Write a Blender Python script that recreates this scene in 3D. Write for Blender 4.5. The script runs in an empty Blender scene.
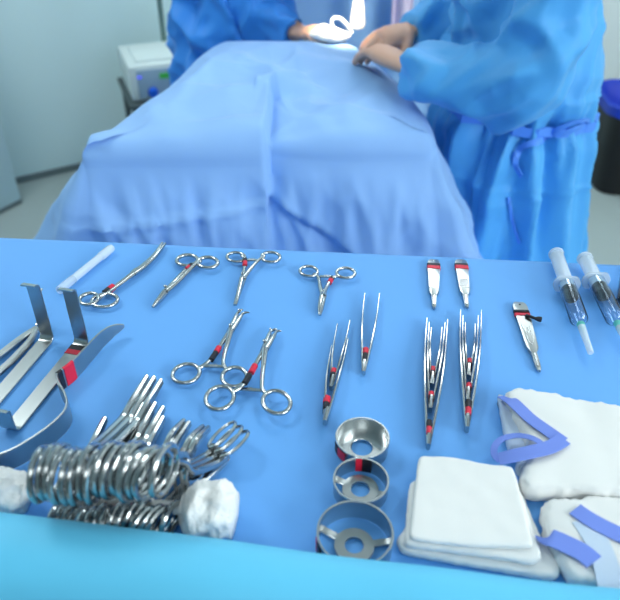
import bpy, bmesh, math, random
from mathutils import Vector, Matrix, noise
from mathutils.bvhtree import BVHTree
random.seed(7)
scn = bpy.context.scene
COL = scn.collection
PI = math.pi

# ------------------------------------------------------------------ camera
FPX = 700.0
TH = math.radians(36.0)
CAMZ = 1.55
TZ = 1.05                       # height of the instrument table's covered top
CT, ST = math.cos(TH), math.sin(TH)


def ray(px, py):
    u = (px - 310) / FPX
    v = (300 - py) / FPX
    return Vector((u, CT + v * ST, -ST + v * CT))


def P(px, py, h=0.0):
    """point of the plane h metres above the table top"""
    d = ray(px, py)
    t = (TZ + h - CAMZ) / d.z
    return Vector((0, 0, CAMZ)) + d * t


def Q(px, py, Y):
    """point of the upright plane y = Y"""
    d = ray(px, py)
    return Vector((0, 0, CAMZ)) + d * (Y / d.y)


def mm_per_px(p):
    d = p - Vector((0, 0, CAMZ))
    return (d.y * CT - d.z * ST) / FPX


cam = bpy.data.cameras.new('camera')
cam.sensor_width = 36
cam.lens = FPX / 620 * 36
cam.clip_start = 0.02
cam.dof.use_dof = True
cam.dof.focus_distance = 0.80
cam.dof.aperture_fstop = 6.0
camo = bpy.data.objects.new('camera', cam)
COL.objects.link(camo)
camo.location = (0, 0, CAMZ)
camo.rotation_euler = (PI / 2 - TH, 0, 0)
scn.camera = camo
scn.view_settings.view_transform = 'Standard'
scn.view_settings.look = 'None'
scn.view_settings.gamma = 1
scn.view_settings.use_curve_mapping = False
scn.view_settings.exposure = -0.47


# --------------------------------------------------------------- materials
def lin(r, g, b):
    f = lambda c: (c / 255 / 12.92) if c <= 10 else ((c / 255 + .055) / 1.055) ** 2.4
    return (f(r), f(g), f(b), 1)


def mat(name, rgb, rough=.6, metal=0., bump=None, var=None, sheen=0, trans=0., spec=.5,
        sss=0., coat=0., emit=None, alpha=1.0, ior=1.45):
    m = bpy.data.materials.new(name)
    m.use_nodes = True
    nt = m.node_tree
    b = nt.nodes['Principled BSDF']
    b.inputs['Base Color'].default_value = rgb if len(rgb) == 4 else lin(*rgb)
    b.inputs['Roughness'].default_value = rough
    b.inputs['Metallic'].default_value = metal
    b.inputs['Specular IOR Level'].default_value = spec
    b.inputs['Transmission Weight'].default_value = trans
    b.inputs['IOR'].default_value = ior
    b.inputs['Alpha'].default_value = alpha
    if sheen:
        b.inputs['Sheen Weight'].default_value = sheen
    if sss:
        b.inputs['Subsurface Weight'].default_value = sss
        b.inputs['Subsurface Radius'].default_value = (.01, .006, .004)
    if coat:
        b.inputs['Coat Weight'].default_value = coat
    if emit:
        b.inputs['Emission Color'].default_value = lin(*emit[0])
        b.inputs['Emission Strength'].default_value = emit[1]
    if bump or var:
        tc = nt.nodes.new('ShaderNodeTexCoord')
    if bump:
        sc, st, dist = bump
        n = nt.nodes.new('ShaderNodeTexNoise')
        n.inputs['Scale'].default_value = sc
        n.inputs['Detail'].default_value = 4
        bp = nt.nodes.new('ShaderNodeBump')
        bp.inputs['Strength'].default_value = st
        bp.inputs['Distance'].default_value = dist
        nt.links.new(tc.outputs['Object'], n.inputs['Vector'])
        nt.links.new(n.outputs['Fac'], bp.inputs['Height'])
        nt.links.new(bp.outputs['Normal'], b.inputs['Normal'])
    if var:
        sc, amt = var
        n = nt.nodes.new('ShaderNodeTexNoise')
        n.inputs['Scale'].default_value = sc
        n.inputs['Detail'].default_value = 3
        hsv = nt.nodes.new('ShaderNodeHueSaturation')
        hsv.inputs['Color'].default_value = b.inputs['Base Color'].default_value
        mr = nt.nodes.new('ShaderNodeMapRange')
        mr.inputs['To Min'].default_value = 1 - amt
        mr.inputs['To Max'].default_value = 1 + amt
        nt.links.new(tc.outputs['Object'], n.inputs['Vector'])
        nt.links.new(n.outputs['Fac'], mr.inputs['Value'])
        nt.links.new(mr.outputs['Result'], hsv.inputs['Value'])
        nt.links.new(hsv.outputs['Color'], b.inputs['Base Color'])
    return m


M = {}
M['steel'] = mat('polished_steel', (184, 188, 190), .19, 1, var=(40, .05))
M['satin'] = mat('satin_steel', (176, 181, 182), .30, 1, bump=(400, .05, .0005))
M['cupsteel'] = mat('spun_steel', (204, 208, 209), .26, 1, bump=(120, .04, .0005))
M['red'] = mat('red_tape', (214, 30, 62), .45)
M['black'] = mat('black_tape', (22, 26, 38), .5)
M['table_drape'] = mat('blue_table_drape', (98, 168, 240), .62, bump=(900, .12, .0006), var=(5, .03), sheen=.1)
M['patient_drape'] = mat('pale_blue_drape', (142, 187, 240), .7, bump=(900, .1, .0006), var=(6, .03), sheen=.1)
M['gown'] = mat('blue_gown_cloth', (78, 168, 234), .58, bump=(700, .1, .0006), var=(6, .04), sheen=.1)
M['gown2'] = mat('deep_blue_gown_cloth', (52, 142, 232), .58, bump=(700, .1, .0006), var=(6, .04), sheen=.1)
M['tie'] = mat('blue_tie_cloth', (84, 148, 240), .6)
M['screen'] = mat('screen_cloth', (158, 200, 240), .7, bump=(700, .1, .0006))
M['cyan'] = mat('cyan_drape', (98, 202, 244), .55, bump=(700, .08, .0006), var=(7, .03), sheen=.1)
M['gauze'] = mat('white_gauze', (230, 232, 232), .9, bump=(1500, .35, .0008), sheen=.2)
M['cotton'] = mat('white_cotton', (236, 238, 238), .95, bump=(300, .5, .003), sheen=.3)
M['netgauze'] = mat('open_weave_gauze', (196, 214, 236), .9, bump=(1800, .6, .001))
M['ribbon'] = mat('periwinkle_ribbon', (112, 140, 226), .6, bump=(1200, .2, .0004))
M['clear'] = mat('clear_plastic', (222, 236, 246), .06, trans=1.0, ior=1.03, coat=1.0)
M['milky'] = mat('milky_plastic', (222, 236, 248), .25, alpha=.62)
M['flange'] = mat('thin_milky_plastic', (222, 236, 248), .25, alpha=.42)
M['rubber'] = mat('dark_rubber', (34, 42, 48), .35)
M['teal'] = mat('teal_plastic', (92, 205, 196), .35, trans=.25)
M['mark'] = mat('scale_ink', (40, 50, 70), .6)
M['skin'] = mat('skin', (214, 170, 148), .55, sss=.15)
M['eyew'] = mat('eye_white', (235, 235, 232), .25)
M['iris'] = mat('iris_brown', (60, 40, 28), .2)
M['cap'] = mat('cap_cloth', (92, 150, 214), .7)
M['mask'] = mat('mask_cloth', (190, 214, 236), .8)
M['shoe'] = mat('shoe_rubber', (236, 238, 238), .5)
M['wall'] = mat('painted_wall', (212, 238, 242), .7, var=(1.5, .02))
M['wallw'] = mat('white_wall', (228, 233, 232), .7)
M['door'] = mat('door_leaf', (190, 218, 228), .5)
M['wallg'] = mat('grey_green_wall', (150, 168, 172), .7)
M['ceil'] = mat('ceiling_paint', (200, 208, 208), .8)
M['skirt'] = mat('dark_skirting', (106, 122, 126), .6)
M['floor'] = mat('vinyl_floor', (158, 172, 172), .4, var=(3, .05))
M['device'] = mat('device_shell', (214, 226, 226), .45)
M['panel'] = mat('device_panel', (150, 176, 196), .4)
M['dgrey'] = mat('dark_grey_metal', (86, 98, 100), .5, .3)
M['screeng'] = mat('green_readout', (60, 140, 70), .4, emit=((60, 190, 70), .3))
M['led'] = mat('violet_led', (120, 110, 255), .3, emit=((100, 110, 255), 1.0))
M['plug'] = mat('blue_plug', (20, 90, 210), .4)
M['pole'] = mat('pole_steel', (120, 145, 140), .35, .7)
M['bin'] = mat('black_bin', (14, 16, 20), .5)
M['bag'] = mat('blue_bag', (20, 60, 190), .4)
M['orange'] = mat('orange_grip', (235, 130, 100), .5)
M['tube'] = mat('pale_tubing', (214, 232, 246), .35)
M['lilac'] = mat('lit_lilac_cloth', (232, 214, 236), .8)
M['frame'] = mat('table_frame', (170, 174, 176), .4, .8)


# ------------------------------------------------------------ mesh helpers
class MB:
    def __init__(self):
        self.bm = bmesh.new()

    def ringgrid(self, rings, closed=True, cap0=True, cap1=True, loop=False):
        bm = self.bm
        vs = [[bm.verts.new(p) for p in r] for r in rings]
        n = len(vs[0])
        m = len(vs)
        for i in range(m if loop else m - 1):
            a, b = vs[i], vs[(i + 1) % m]
            for j in range(n if closed else n - 1):
                k = (j + 1) % n
                bm.faces.new((a[j], a[k], b[k], b[j]))
        if not loop and closed:
            if cap0:
                bm.faces.new(list(reversed(vs[0])))
            if cap1:
                bm.faces.new(vs[-1])
        return self

    def tube(self, path, r, n=10, closed=False, flat=None, up=None):
        path = [Vector(p) for p in path]
        m = len(path)
        rr = r if isinstance(r, (list, tuple)) else [r] * m
        if len(rr) != m:
            rr = [rr[0] + (rr[-1] - rr[0]) * i / (m - 1) for i in range(m)] if len(rr) == 2 else resample(rr, m)
        rings = []
        ref = None
        for i in range(m):
            if closed:
                t = path[(i + 1) % m] - path[i - 1]
            else:
                t = path[min(i + 1, m - 1)] - path[max(i - 1, 0)]
            t.normalize()
            if up is not None:
                u = up - t * up.dot(t)
            elif ref is None:
                g = Vector((0, 0, 1)) if abs(t.z) < .9 else Vector((1, 0, 0))
                u = g - t * g.dot(t)
            else:
                u = ref - t * ref.dot(t)
            u.normalize()
            ref = u
            s = t.cross(u)
            fl = 1.0 if flat is None else flat
            rings.append([path[i] + (s * math.cos(a) + u * math.sin(a) * fl) * rr[i]
                          for a in [2 * PI * k / n for k in range(n)]])
        return self.ringgrid(rings, loop=closed)

    def sweep(self, path, w, t, up=Vector((0, 0, 1)), bev=.25, lift=0.):
        """rounded rectangular section: w across (tangent x up), t along up"""
        path = [Vector(p) for p in path]
        m = len(path)
        ww = w if isinstance(w, (list, tuple)) else [w] * m
        tt = t if isinstance(t, (list, tuple)) else [t] * m
        if len(ww) != m: ww = resample(ww, m)
        if len(tt) != m: tt = resample(tt, m)
        rings = []
        for i in range(m):
            d = (path[min(i + 1, m - 1)] - path[max(i - 1, 0)]).normalized()
            uv = up[i] if isinstance(up, list) else up
            s = d.cross(uv).normalized()
            u = s.cross(d).normalized()
            a, b = ww[i] / 2, tt[i] / 2
            c = min(a, b) * bev * 2
            sec = [(a, b - c), (a - c, b), (-a + c, b), (-a, b - c), (-a, -b + c), (-a + c, -b), (a - c, -b), (a, -b + c)]
            rings.append([path[i] + s * x + u * (y + lift) for x, y in sec])
        return self.ringgrid(rings)

    def prism(self, pts, z0, z1, bevel=.0):
        bm = self.bm
        a = [bm.verts.new((p[0], p[1], z0)) for p in pts]
        b = [bm.verts.new((p[0], p[1], z1)) for p in pts]
        n = len(pts)
        fs = [bm.faces.new(list(reversed(a))), bm.faces.new(b)]
        for i in range(n):
            k = (i + 1) % n
            fs.append(bm.faces.new((a[i], a[k], b[k], b[i])))
        if bevel:
            es = list({e for f in fs[:2] for e in f.edges})
            bmesh.ops.bevel(bm, geom=es, offset=bevel, segments=2, affect='EDGES', profile=.5)
        return self

    def box(self, c, s, rot=0, bevel=.0, mtx=None):
        r = bmesh.ops.create_cube(self.bm, size=1)
        mt = Matrix.Translation(Vector(c)) @ (mtx or Matrix.Rotation(rot, 4, 'Z')) @ Matrix.Diagonal((s[0], s[1], s[2], 1))
        bmesh.ops.transform(self.bm, matrix=mt, verts=r['verts'])
        if bevel:
            es = list({e for v in r['verts'] for e in v.link_edges})
            bmesh.ops.bevel(self.bm, geom=es, offset=bevel, segments=2, affect='EDGES', profile=.5)
        return self

    def ball(self, c, s, rot=None, n=20):
        r = bmesh.ops.create_uvsphere(self.bm, u_segments=n, v_segments=max(8, n // 2), radius=1)
        mt = Matrix.Translation(Vector(c)) @ (rot.to_4x4() if rot else Matrix.Identity(4)) @ Matrix.Diagonal((s[0], s[1], s[2], 1))
        bmesh.ops.transform(self.bm, matrix=mt, verts=r['verts'])
        return self

    def lathe(self, c, prof, n=48, axis=None, loop=False):
        c = Vector(c)
        rot = (axis.normalized().to_track_quat('Z', 'Y').to_matrix() if axis is not None else Matrix.Identity(3))
        rings = []
        for r, z in prof:
            rings.append([c + rot @ Vector((r * math.cos(2 * PI * k / n), r * math.sin(2 * PI * k / n), z)) for k in range(n)])
        return self.ringgrid(rings, loop=loop)

    def build(self, name, m, parent=None, angle=40, flat=False):
        bm = self.bm
        bmesh.ops.recalc_face_normals(bm, faces=bm.faces)
        me = bpy.data.meshes.new(name)
        off = parent_loc(parent)
        if off.length:
            bmesh.ops.translate(bm, verts=bm.verts, vec=-off)
        bm.to_mesh(me)
        bm.free()
        me.materials.append(m)
        if not flat:
            for p in me.polygons:
                p.use_smooth = True
            me.set_sharp_from_angle(angle=math.radians(angle))
        o = bpy.data.objects.new(name, me)
        COL.objects.link(o)
        if parent:
            o.parent = parent
        return o


def parent_loc(p):
    v = Vector((0, 0, 0))
    while p:
        v = v + p.location
        p = p.parent
    return v


def resample(a, m):
    out = []
    n = len(a)
    for i in range(m):
        f = i * (n - 1) / (m - 1) if m > 1 else 0
        k = min(int(f), n - 2)
        out.append(a[k] + (a[k + 1] - a[k]) * (f - k))
    return out


def smooth(pts, k=6):
    """Catmull-Rom through the points"""
    pts = [Vector(p) for p in pts]
    out = []
    n = len(pts)
    for i in range(n - 1):
        p0, p1, p2, p3 = pts[max(i - 1, 0)], pts[i], pts[i + 1], pts[min(i + 2, n - 1)]
        for j in range(k):
            t = j / k
            out.append(.5 * ((2 * p1) + (p2 - p0) * t + (2 * p0 - 5 * p1 + 4 * p2 - p3) * t * t + (3 * p1 - p0 - 3 * p2 + p3) * t ** 3))
    out.append(pts[-1])
    return out


def tag(o, label=None, cat=None, group=None, kind=None):
    if label: o['label'] = label
    if cat: o['category'] = cat
    if group: o['group'] = group
    if kind: o['kind'] = kind
    return o


def thing(name, loc, label, cat, group=None):
    o = bpy.data.objects.new(name, None)
    o.empty_display_size = .02
    COL.objects.link(o)
    o.location = loc
    return tag(o, label, cat, group)


def sst(a, b, x):
    t = max(0., min(1., (x - a) / (b - a)))
    return t * t * (3 - 2 * t)


def nz(x, y, z):
    return noise.noise(Vector((x, y, z)))


UP = Vector((0, 0, 1))

# ------------------------------------------------------------ instrument table
B0, B1 = P(0, 235), P(620, 262)
EX = (B1 - B0); EX.z = 0; EX.normalize()
EY = Vector((-EX.y, EX.x, 0))                  # away from the camera
OB = B0 + (B1 - B0) * .5                       # mid of the back edge
YAW = math.atan2(EX.y, EX.x)
TDEPTH, THALF = .505, .64


def TL(s, t, z):
    """table frame: s along the back edge, t from the back edge (negative = nearer)"""
    p = OB + EX * s + EY * t
    return Vector((p.x, p.y, z))


tb = thing('instrument_table', TL(0, -TDEPTH / 2, 0), 'steel framed instrument table hidden under the blue drape', 'table')
c = TL(0, -TDEPTH / 2, TZ - .025)
MB().box(c, (2 * THALF - .04, TDEPTH - .04, .02), YAW, .004).build('tabletop', M['frame'], tb)
for sx in (-1, 1):
    for sy in (0, 1):
        p = TL(sx * (THALF - .06), -.06 - sy * (TDEPTH - .12), 0)
        MB().tube([p, p + UP * (TZ - .033)], .016, 12).build('leg', M['frame'], tb)

# drape over the table
m = MB()
rings = []
NS = 150
prof = [(.035, .22), (.03, .5), (.022, .8), (.014, .95), (.008, 1.0), (.004, TZ - .02), (0, TZ - .006), (-.006, TZ)]
nt_ = 70
prof += [(-.006 - (TDEPTH - .012) * i / nt_, TZ) for i in range(1, nt_ + 1)]
prof += [(-TDEPTH, TZ - .006), (-TDEPTH - .003, TZ - .02), (-TDEPTH - .008, .95), (-TDEPTH - .015, .7), (-TDEPTH - .025, .22)]
for i in range(NS + 1):
    s = -THALF + 2 * THALF * i / NS
    row = []
    for (t, z) in prof:
        p = TL(s, t, z)
        if z >= TZ - 1e-6:
            h = nz(p.x * 5, p.y * 5, 1.3) * .5 + nz(p.x * 11, p.y * 9, 4.) * .25
            p.z -= .0012 * (h + .75) * .9
        else:
            w = sst(TZ - .02, .6, z)
            p += EY * (math.sin(s * 26 + nz(s * 6, 0, 0) * 3) * .014 * w)
        row.append(p)
    rings.append(row)
m.ringgrid(rings, closed=False)
dr = m.build('table_drape', M['table_drape'], None, 60)
tag(dr, 'flat blue sterile drape covering the instrument table', 'drape')

# cyan sheet rolled over the front edge
m = MB()
rings = []
A0, A1 = P(0, 512, .04), P(620, 590, .04)
AX = (A1 - A0); AX.z = 0
AL = AX.length; AX.normalize()
AY = Vector((-AX.y, AX.x, 0))
for i in range(121):
    s = -.36 + (AL + .74) * i / 120
    base = A0 + AX * s
    row = []
    lump = nz(s * 9, 2, 0) * .004
    for k, (t, z) in enumerate([(.005, .0015), (.0055, .010), (.005, .022), (.004, .034), (.0, .040), (-.012, .043), (-.028, .042),
                                (-.042, .037), (-.054, .026), (-.062, .010), (-.067, -.01), (-.071, -.04), (-.076, -.1), (-.09, -.3), (-.11, -.8)]):
        p = base + AY * (t + nz(s * 7, t * 8, 3) * .002)
        p.z = TZ + z + (lump if z > .015 else 0)
        row.append(p)
    rings.append(row)
m.ringgrid(rings, closed=False)
fd = m.build('front_drape', M['cyan'], None, 60)
tag(fd, 'bright cyan sheet rolled along the near edge of the table', 'drape')
sol = fd.modifiers.new('thickness', 'SOLIDIFY'); sol.thickness = .001; sol.offset = -1

# ------------------------------------------------------------ instruments
def ellipse_px(cx, cy, rx, ry, rot, h, n=40):
    out = []
    for k in range(n):
        a = 2 * PI * k / n
        x, y = rx * math.cos(a), ry * math.sin(a)
        out.append(P(cx + x * math.cos(rot) - y * math.sin(rot), cy + x * math.sin(rot) + y * math.cos(rot), h))
    return out


def band(parent, name, a, b, r, m, flat=1.0):
    mb = MB()
    mb.tube([a, a + (b - a) * .5, b], r, 12, up=UP, flat=flat)
    return mb.build(name, m, parent)


def ringed(name, label, cat, group, tips, pivot, shanks, rings, tapes, rs=.0021, rj=.0028, jawcurve=None,
           hooks=None, barend=None, zoff=0.0, screw=True, mats='steel'):
    """scissor-handled instrument lying on the drape.
    tips: two pixel points; pivot: pixel point; shanks: two pixel polylines pivot->ring; rings: two (cx,cy,rx,ry,rot)"""
    mm = M[mats]
    pv = P(*pivot)
    r = thing(name, Vector((pv.x, pv.y, TZ)), label, cat, group)
    for i in (0, 1):
        h = .0042 + zoff + .0016 * i
        cx, cy, rx, ry, rot = rings[i]
        lx, ly = shanks[i][-1]
        best = min(((cx + rx * math.cos(t) * math.cos(rot) - ry * math.sin(t) * math.sin(rot), cy + rx * math.cos(t) * math.sin(rot) + ry * math.sin(t) * math.cos(rot))
                    for t in [2 * PI * k / 90 for k in range(90)]), key=lambda q: (q[0] - lx) ** 2 + (q[1] - ly) ** 2)
        pts = [P(*pivot, h + .001)] + [P(q[0], q[1], h) for q in shanks[i]]
        if math.hypot(best[0] - lx, best[1] - ly) > .8:
            pts.append(P(*best, h))
        path = smooth(pts, 6)
        rad = [rj * 1.0, rs * 1.05, rs * 1.0, rs * 1.05]
        sh = MB().tube(path, rad, 10, up=UP, flat=.85).build('shank', mm, r)
        MB().tube(ellipse_px(cx, cy, rx, ry, rot, h), rs * 1.02, 10, closed=True).build('finger_ring', mm, sh)
        # jaw
        jp = [P(*pivot, h)]
        if jawcurve:
            jp += [P(q[0], q[1], h) for q in jawcurve]
        jp.append(P(*tips[i], h * .75))
        side = (P(*tips[1]) - P(*tips[0]))
        jp = smooth(jp, 6)
        dirv = (jp[-1] - jp[0]).normalized()
        sd = dirv.cross(UP).normalized() * (.0011 if i else -.0011)
        jp = [q + sd for q in jp]
        MB().tube(jp, [rj, rj * .95, rj * .8, rj * .45], 10, up=UP, flat=.9).build('jaw', mm, r)
    if hooks:
        for (a, b) in hooks:
            mb = MB()
            pa, pb = P(*a, .004), P(*b, .006)
            mb.tube(smooth([pa, (pa + pb) / 2 + UP * .001, pb], 5), [.0018, .0016, .0006], 8)
            mb.build('hook_tooth', mm, r)
    if barend:
        a, b = P(*barend[0], .0042), P(*barend[1], .0058)
        mb = MB().sweep([a, (a + b) / 2, b], .0042, .0022)
        mid = (a + b) / 2
        d = (b - a).normalized()
        for k in range(4):
            mb.box(mid + d * (.0022 * (k - 1.5)) + UP * .0014, (.0009, .004, .0012), math.atan2(d.y, d.x))
        mb.build('ratchet', mm, r)
    dv_ = (P((tips[0][0] + tips[1][0]) / 2, (tips[0][1] + tips[1][1]) / 2, .005 + zoff) - P(*pivot, .005 + zoff)).normalized()
    q = P(*pivot, .0045 + zoff)
    MB().sweep([q - dv_ * .010, q - dv_ * .006, q, q + dv_ * .007, q + dv_ * .012], [rj * 1.5, rj * 2.2, rj * 2.5, rj * 2.2, rj * 1.6], [.004, .0055, .006, .0055, .004], bev=.35).build('box_lock', mm, r)
    if screw:
        q = P(*pivot, 0)
        q.z = TZ + .0075 + zoff
        MB().lathe(q, [(.0001, .0012), (.0015, .0011), (.0022, .0005), (.0023, -.001)], 16).build('pivot_screw', mm, r)
    for (nm, a, b, rr, mk) in tapes:
        band(r, nm, P(*a, .0048 + zoff), P(*b, .0048 + zoff), rr, M[mk])
    return r


clampgrp = 'ring handled clamps lying loose'
ringed('towel_clamp', 'toothed steel clamp with red and black bands, left one of the overlapping pair', 'clamp', None,
       [(239, 312), (242, 313)], (231, 330),
       [[(222, 343), (214, 355), (207, 363)], [(227, 345), (224, 357), (223.5, 364)]],
       [(186, 373.6, 13.8, 9.2, -.22), (234.5, 377, 12.4, 9.6, -.1)],
       [('black_band', (211, 360), (216, 352.5), .0031, 'black'), ('red_band', (216, 352.5), (219, 347.5), .0033, 'red')],
       hooks=[((239, 312), (243, 309.5)), ((242, 314), (249.5, 312.5)), ((240.5, 312), (237.5, 309.5))],
       barend=[(202, 366), (224, 366.5)], rs=.0023, rj=.0035)
ringed('towel_clamp', 'toothed steel clamp with red and black bands, right one overlapping its twin', 'clamp', None,
       [(271.5, 331), (275, 332)], (265, 349),
       [[(257, 362), (249, 376), (242, 386)], [(263.5, 365), (262, 381), (262.5, 389)]],
       [(219.8, 398, 14.3, 11.2, -.3), (276.6, 402.3, 14, 11.2, .25)],
       [('black_band', (244.5, 383.5), (249.5, 375), .0033, 'black'), ('red_band', (251, 373), (255, 365.5), .0034, 'red')],
       hooks=[((271.5, 331), (269.3, 328.7)), ((275, 332.5), (281.5, 331)), ((272, 331), (277, 329.3))],
       barend=[(234, 388.5), (262, 390.5)], rs=.0023, rj=.0036, zoff=.0045)
ringed('mosquito_clamp', 'small curved-jaw clamp with spread rings and one red band, right of the back row', 'clamp', None,
       [(319.2, 315), (320.5, 315)], (323, 295.5),
       [[(320.5, 288), (319.3, 281), (318, 276.5), (314.5, 274)], [(326, 288), (330, 281), (334, 276.8), (339, 276.2)]],
       [(308.8, 271.3, 8.9, 4.9, .08), (345.8, 273, 9.2, 5, .06)],
       [('red_band', (329.2, 283), (331, 279.8), .0033, 'red'), ('black_band', (331.2, 279.5), (332.6, 277.6), .003, 'black')],
       jawcurve=[(321, 305)], barend=[(320, 276.5), (334, 277)], rj=.0034)
ringed('artery_clamp', 'straight clamp with open rings and slotted jaws, centre of the back row', 'clamp', None,
       [(233.5, 305), (236.5, 305)], (243, 278),
       [[(244, 271), (244.9, 264), (244.8, 258), (242, 256)], [(249.5, 270), (256, 262.5), (260.5, 258.6), (264, 256.5)]],
       [(236, 257.2, 9, 4.6, .05), (270.8, 257.2, 9.3, 4.9, .03)],
       [('red_band', (244.8, 265.5), (244.9, 262), .0031, 'red'), ('black_band', (244.9, 262), (245, 259.3), .0031, 'black')],
       barend=[(245.5, 260), (258, 260.3)], rj=.0036)
ringed('needle_holder', 'closed needle holder pointing down left with a red band, beside curved scissors', 'needle holder', None,
       [(152.5, 307), (153.5, 307.3)], (166, 291),
       [[(175, 281), (184, 271.5), (190, 265.6), (193, 264)], [(178, 281), (189, 270), (197, 262.6), (200, 261.5)]],
       [(187.2, 260.4, 10.4, 5.3, -.06), (207.8, 262.6, 10, 5.3, .02)],
       [('red_band', (186.5, 269.2), (189.2, 266.6), .003, 'red'), ('black_band', (189.2, 266.6), (191.5, 264.7), .003, 'black')],
       rs=.0026, rj=.0036)
ringed('curved_scissors', 'long curved scissors with a red band, tip pointing to the back edge', 'scissors', None,
       [(163.2, 242.8), (164.6, 243.3)], (133, 273.5),
       [[(122, 281.5), (113, 287.5), (103, 295), (95, 303)], [(120, 283.5), (110, 290.5), (103, 294), (99, 296)]],
       [(104.8, 300.6, 13, 6.4, -.12), (89, 299, 9.6, 5.5, -.2)],
       [('red_band', (109, 290), (113.5, 286.8), .0046, 'red'), ('black_band', (104.5, 293.2), (109, 290), .0044, 'black')],
       jawcurve=[(145, 265), (156, 254)], rs=.0024, rj=.0036, screw=False)


# ---- forceps lying on edge, nested
def forceps(name, label, group, lt, rt, base, tape, w=.0075, zb=0.0, end='white', fine=False):
    """lt, rt tips; base px; tape = [red px, black px]"""
    b = P(*base, .005)
    r = thing(name, Vector((b.x, b.y, TZ)), label, 'forceps', group)
    L = (P(*lt) - P(*base)).length
    top = w
    for tip, sgn in ((lt, -1), (rt, 1)):
        t = P(*tip, .004)
        d = (t - b)
        sd = Vector((d.y, -d.x, 0)).normalized()
        pts = []
        for k in range(13):
            f = k / 12
            p = b.lerp(t, f)
            # springy bow of each arm
            bow = math.sin(PI * min(1, f)) * .0022 * (L / .14)
            p = p + sd * sgn * (bow + .0009 * (1 - f))
            pts.append(p)
        hh = [top * .75, top * .85, top, top * 1.05, top * .95, top * .7, top * .45, top * .32]
        hh = resample(hh, 13)
        for k in range(13):
            pts[k].z = TZ + .0008 + max(hh[k] / 2, .002 + .002 * k / 12) + zb
        MB().sweep(pts, [.0022, .0021, .0019, .0016, .0011], hh).build('arm', M['steel'], r)
    d = (P(*lt, .004).lerp(P(*rt, .004), .5) - b).normalized()
    mb = MB().sweep([b - d * .004 + UP * (top / 2 - .003 + zb), b + d * .006 + UP * (top / 2 - .003 + zb), b + d * .014 + UP * (top / 2 - .003 + zb)], [.0036, .0042, .0036], [top * .7, top * .85, top * .85])
    mb.build('joined_end', M['steel'], r)
    for nm, (a, e), mk in (('red_band', tape[0], 'red'), ('black_band', tape[1], 'black')):
        pa, pe = P(*a, .005), P(*e, .005)
        cz = TZ + .001 + top * .47 + zb
        pa.z = pe.z = cz
        f = ((pa + pe) / 2 - b).length / L
        wid = .0044 + f * .016 * (P(*lt) - P(*rt)).length / .03 * .9
        MB().sweep([pa, (pa + pe) / 2, pe], wid, top * 1.08, bev=.3).build(nm, M[mk], r)
    return r


fg = 'nested thumb forceps'
forceps('dissecting_forceps', 'large outer thumb forceps of the left nested set, near the gauze stack', None, (426.8, 319.5), (447.4, 321), (428.2, 446),
        [((428.3, 438.5), (428.4, 432)), ((428.4, 431.8), (428.6, 425.5))], w=.0125)
forceps('dissecting_forceps', 'middle thumb forceps of the left nested set, red band halfway down', None, (429.2, 324), (444.8, 324), (430.2, 409),
        [((430.8, 399), (430.9, 395.5)), ((430.5, 404.5), (430.8, 399.2))], w=.0105, zb=.0002)
forceps('dissecting_forceps', 'smallest inner thumb forceps of the left nested set', None, (431.2, 329), (441.8, 328.5), (431.8, 384),
        [((432.5, 373.5), (432.7, 369.5)), ((432.1, 379), (432.4, 373.6))], w=.009, zb=.0002)
forceps('dissecting_forceps', 'large outer thumb forceps of the right nested set, below two scalpel handles', None, (460.4, 311.5), (481.2, 312), (466.8, 429),
        [((467.3, 419), (467.5, 412.5)), ((467.6, 412.3), (467.9, 405.5))], w=.0125)
forceps('dissecting_forceps', 'middle thumb forceps of the right nested set, red band halfway down', None, (462.8, 317), (478, 317), (467.6, 400.5),
        [((468.3, 391), (468.4, 387)), ((468, 396.5), (468.3, 391.2))], w=.0105, zb=.0002)
forceps('dissecting_forceps', 'smallest inner thumb forceps of the right nested set', None, (465.2, 324), (475, 325), (468.5, 375.5),
        [((469.2, 365.5), (469.4, 361.5)), ((468.9, 371), (469.2, 365.7))], w=.009, zb=.0002)
forceps('dissecting_forceps', 'outer forceps of the pair near the cups, red band at its near end', None, (331.5, 347), (348, 340), (325, 421.5),
        [((326.2, 406), (327, 400)), ((325.7, 412), (326.2, 406.2))], w=.011)
forceps('dissecting_forceps', 'slim inner forceps nested in the pair near the cups', None, (337.3, 325), (349.8, 321.5), (331.3, 387),
        [((333, 375), (333.7, 371)), ((332.3, 380), (333, 375.2))], w=.009, zb=.0002)
forceps('dissecting_forceps', 'single slim forceps lying alone right of the nested pair', None, (364.8, 294), (379.4, 294.5), (363.6, 371.5),
        [((365.3, 355.5), (365.7, 350.5)), ((364.5, 362.5), (365.3, 355.7))], w=.009)


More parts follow.
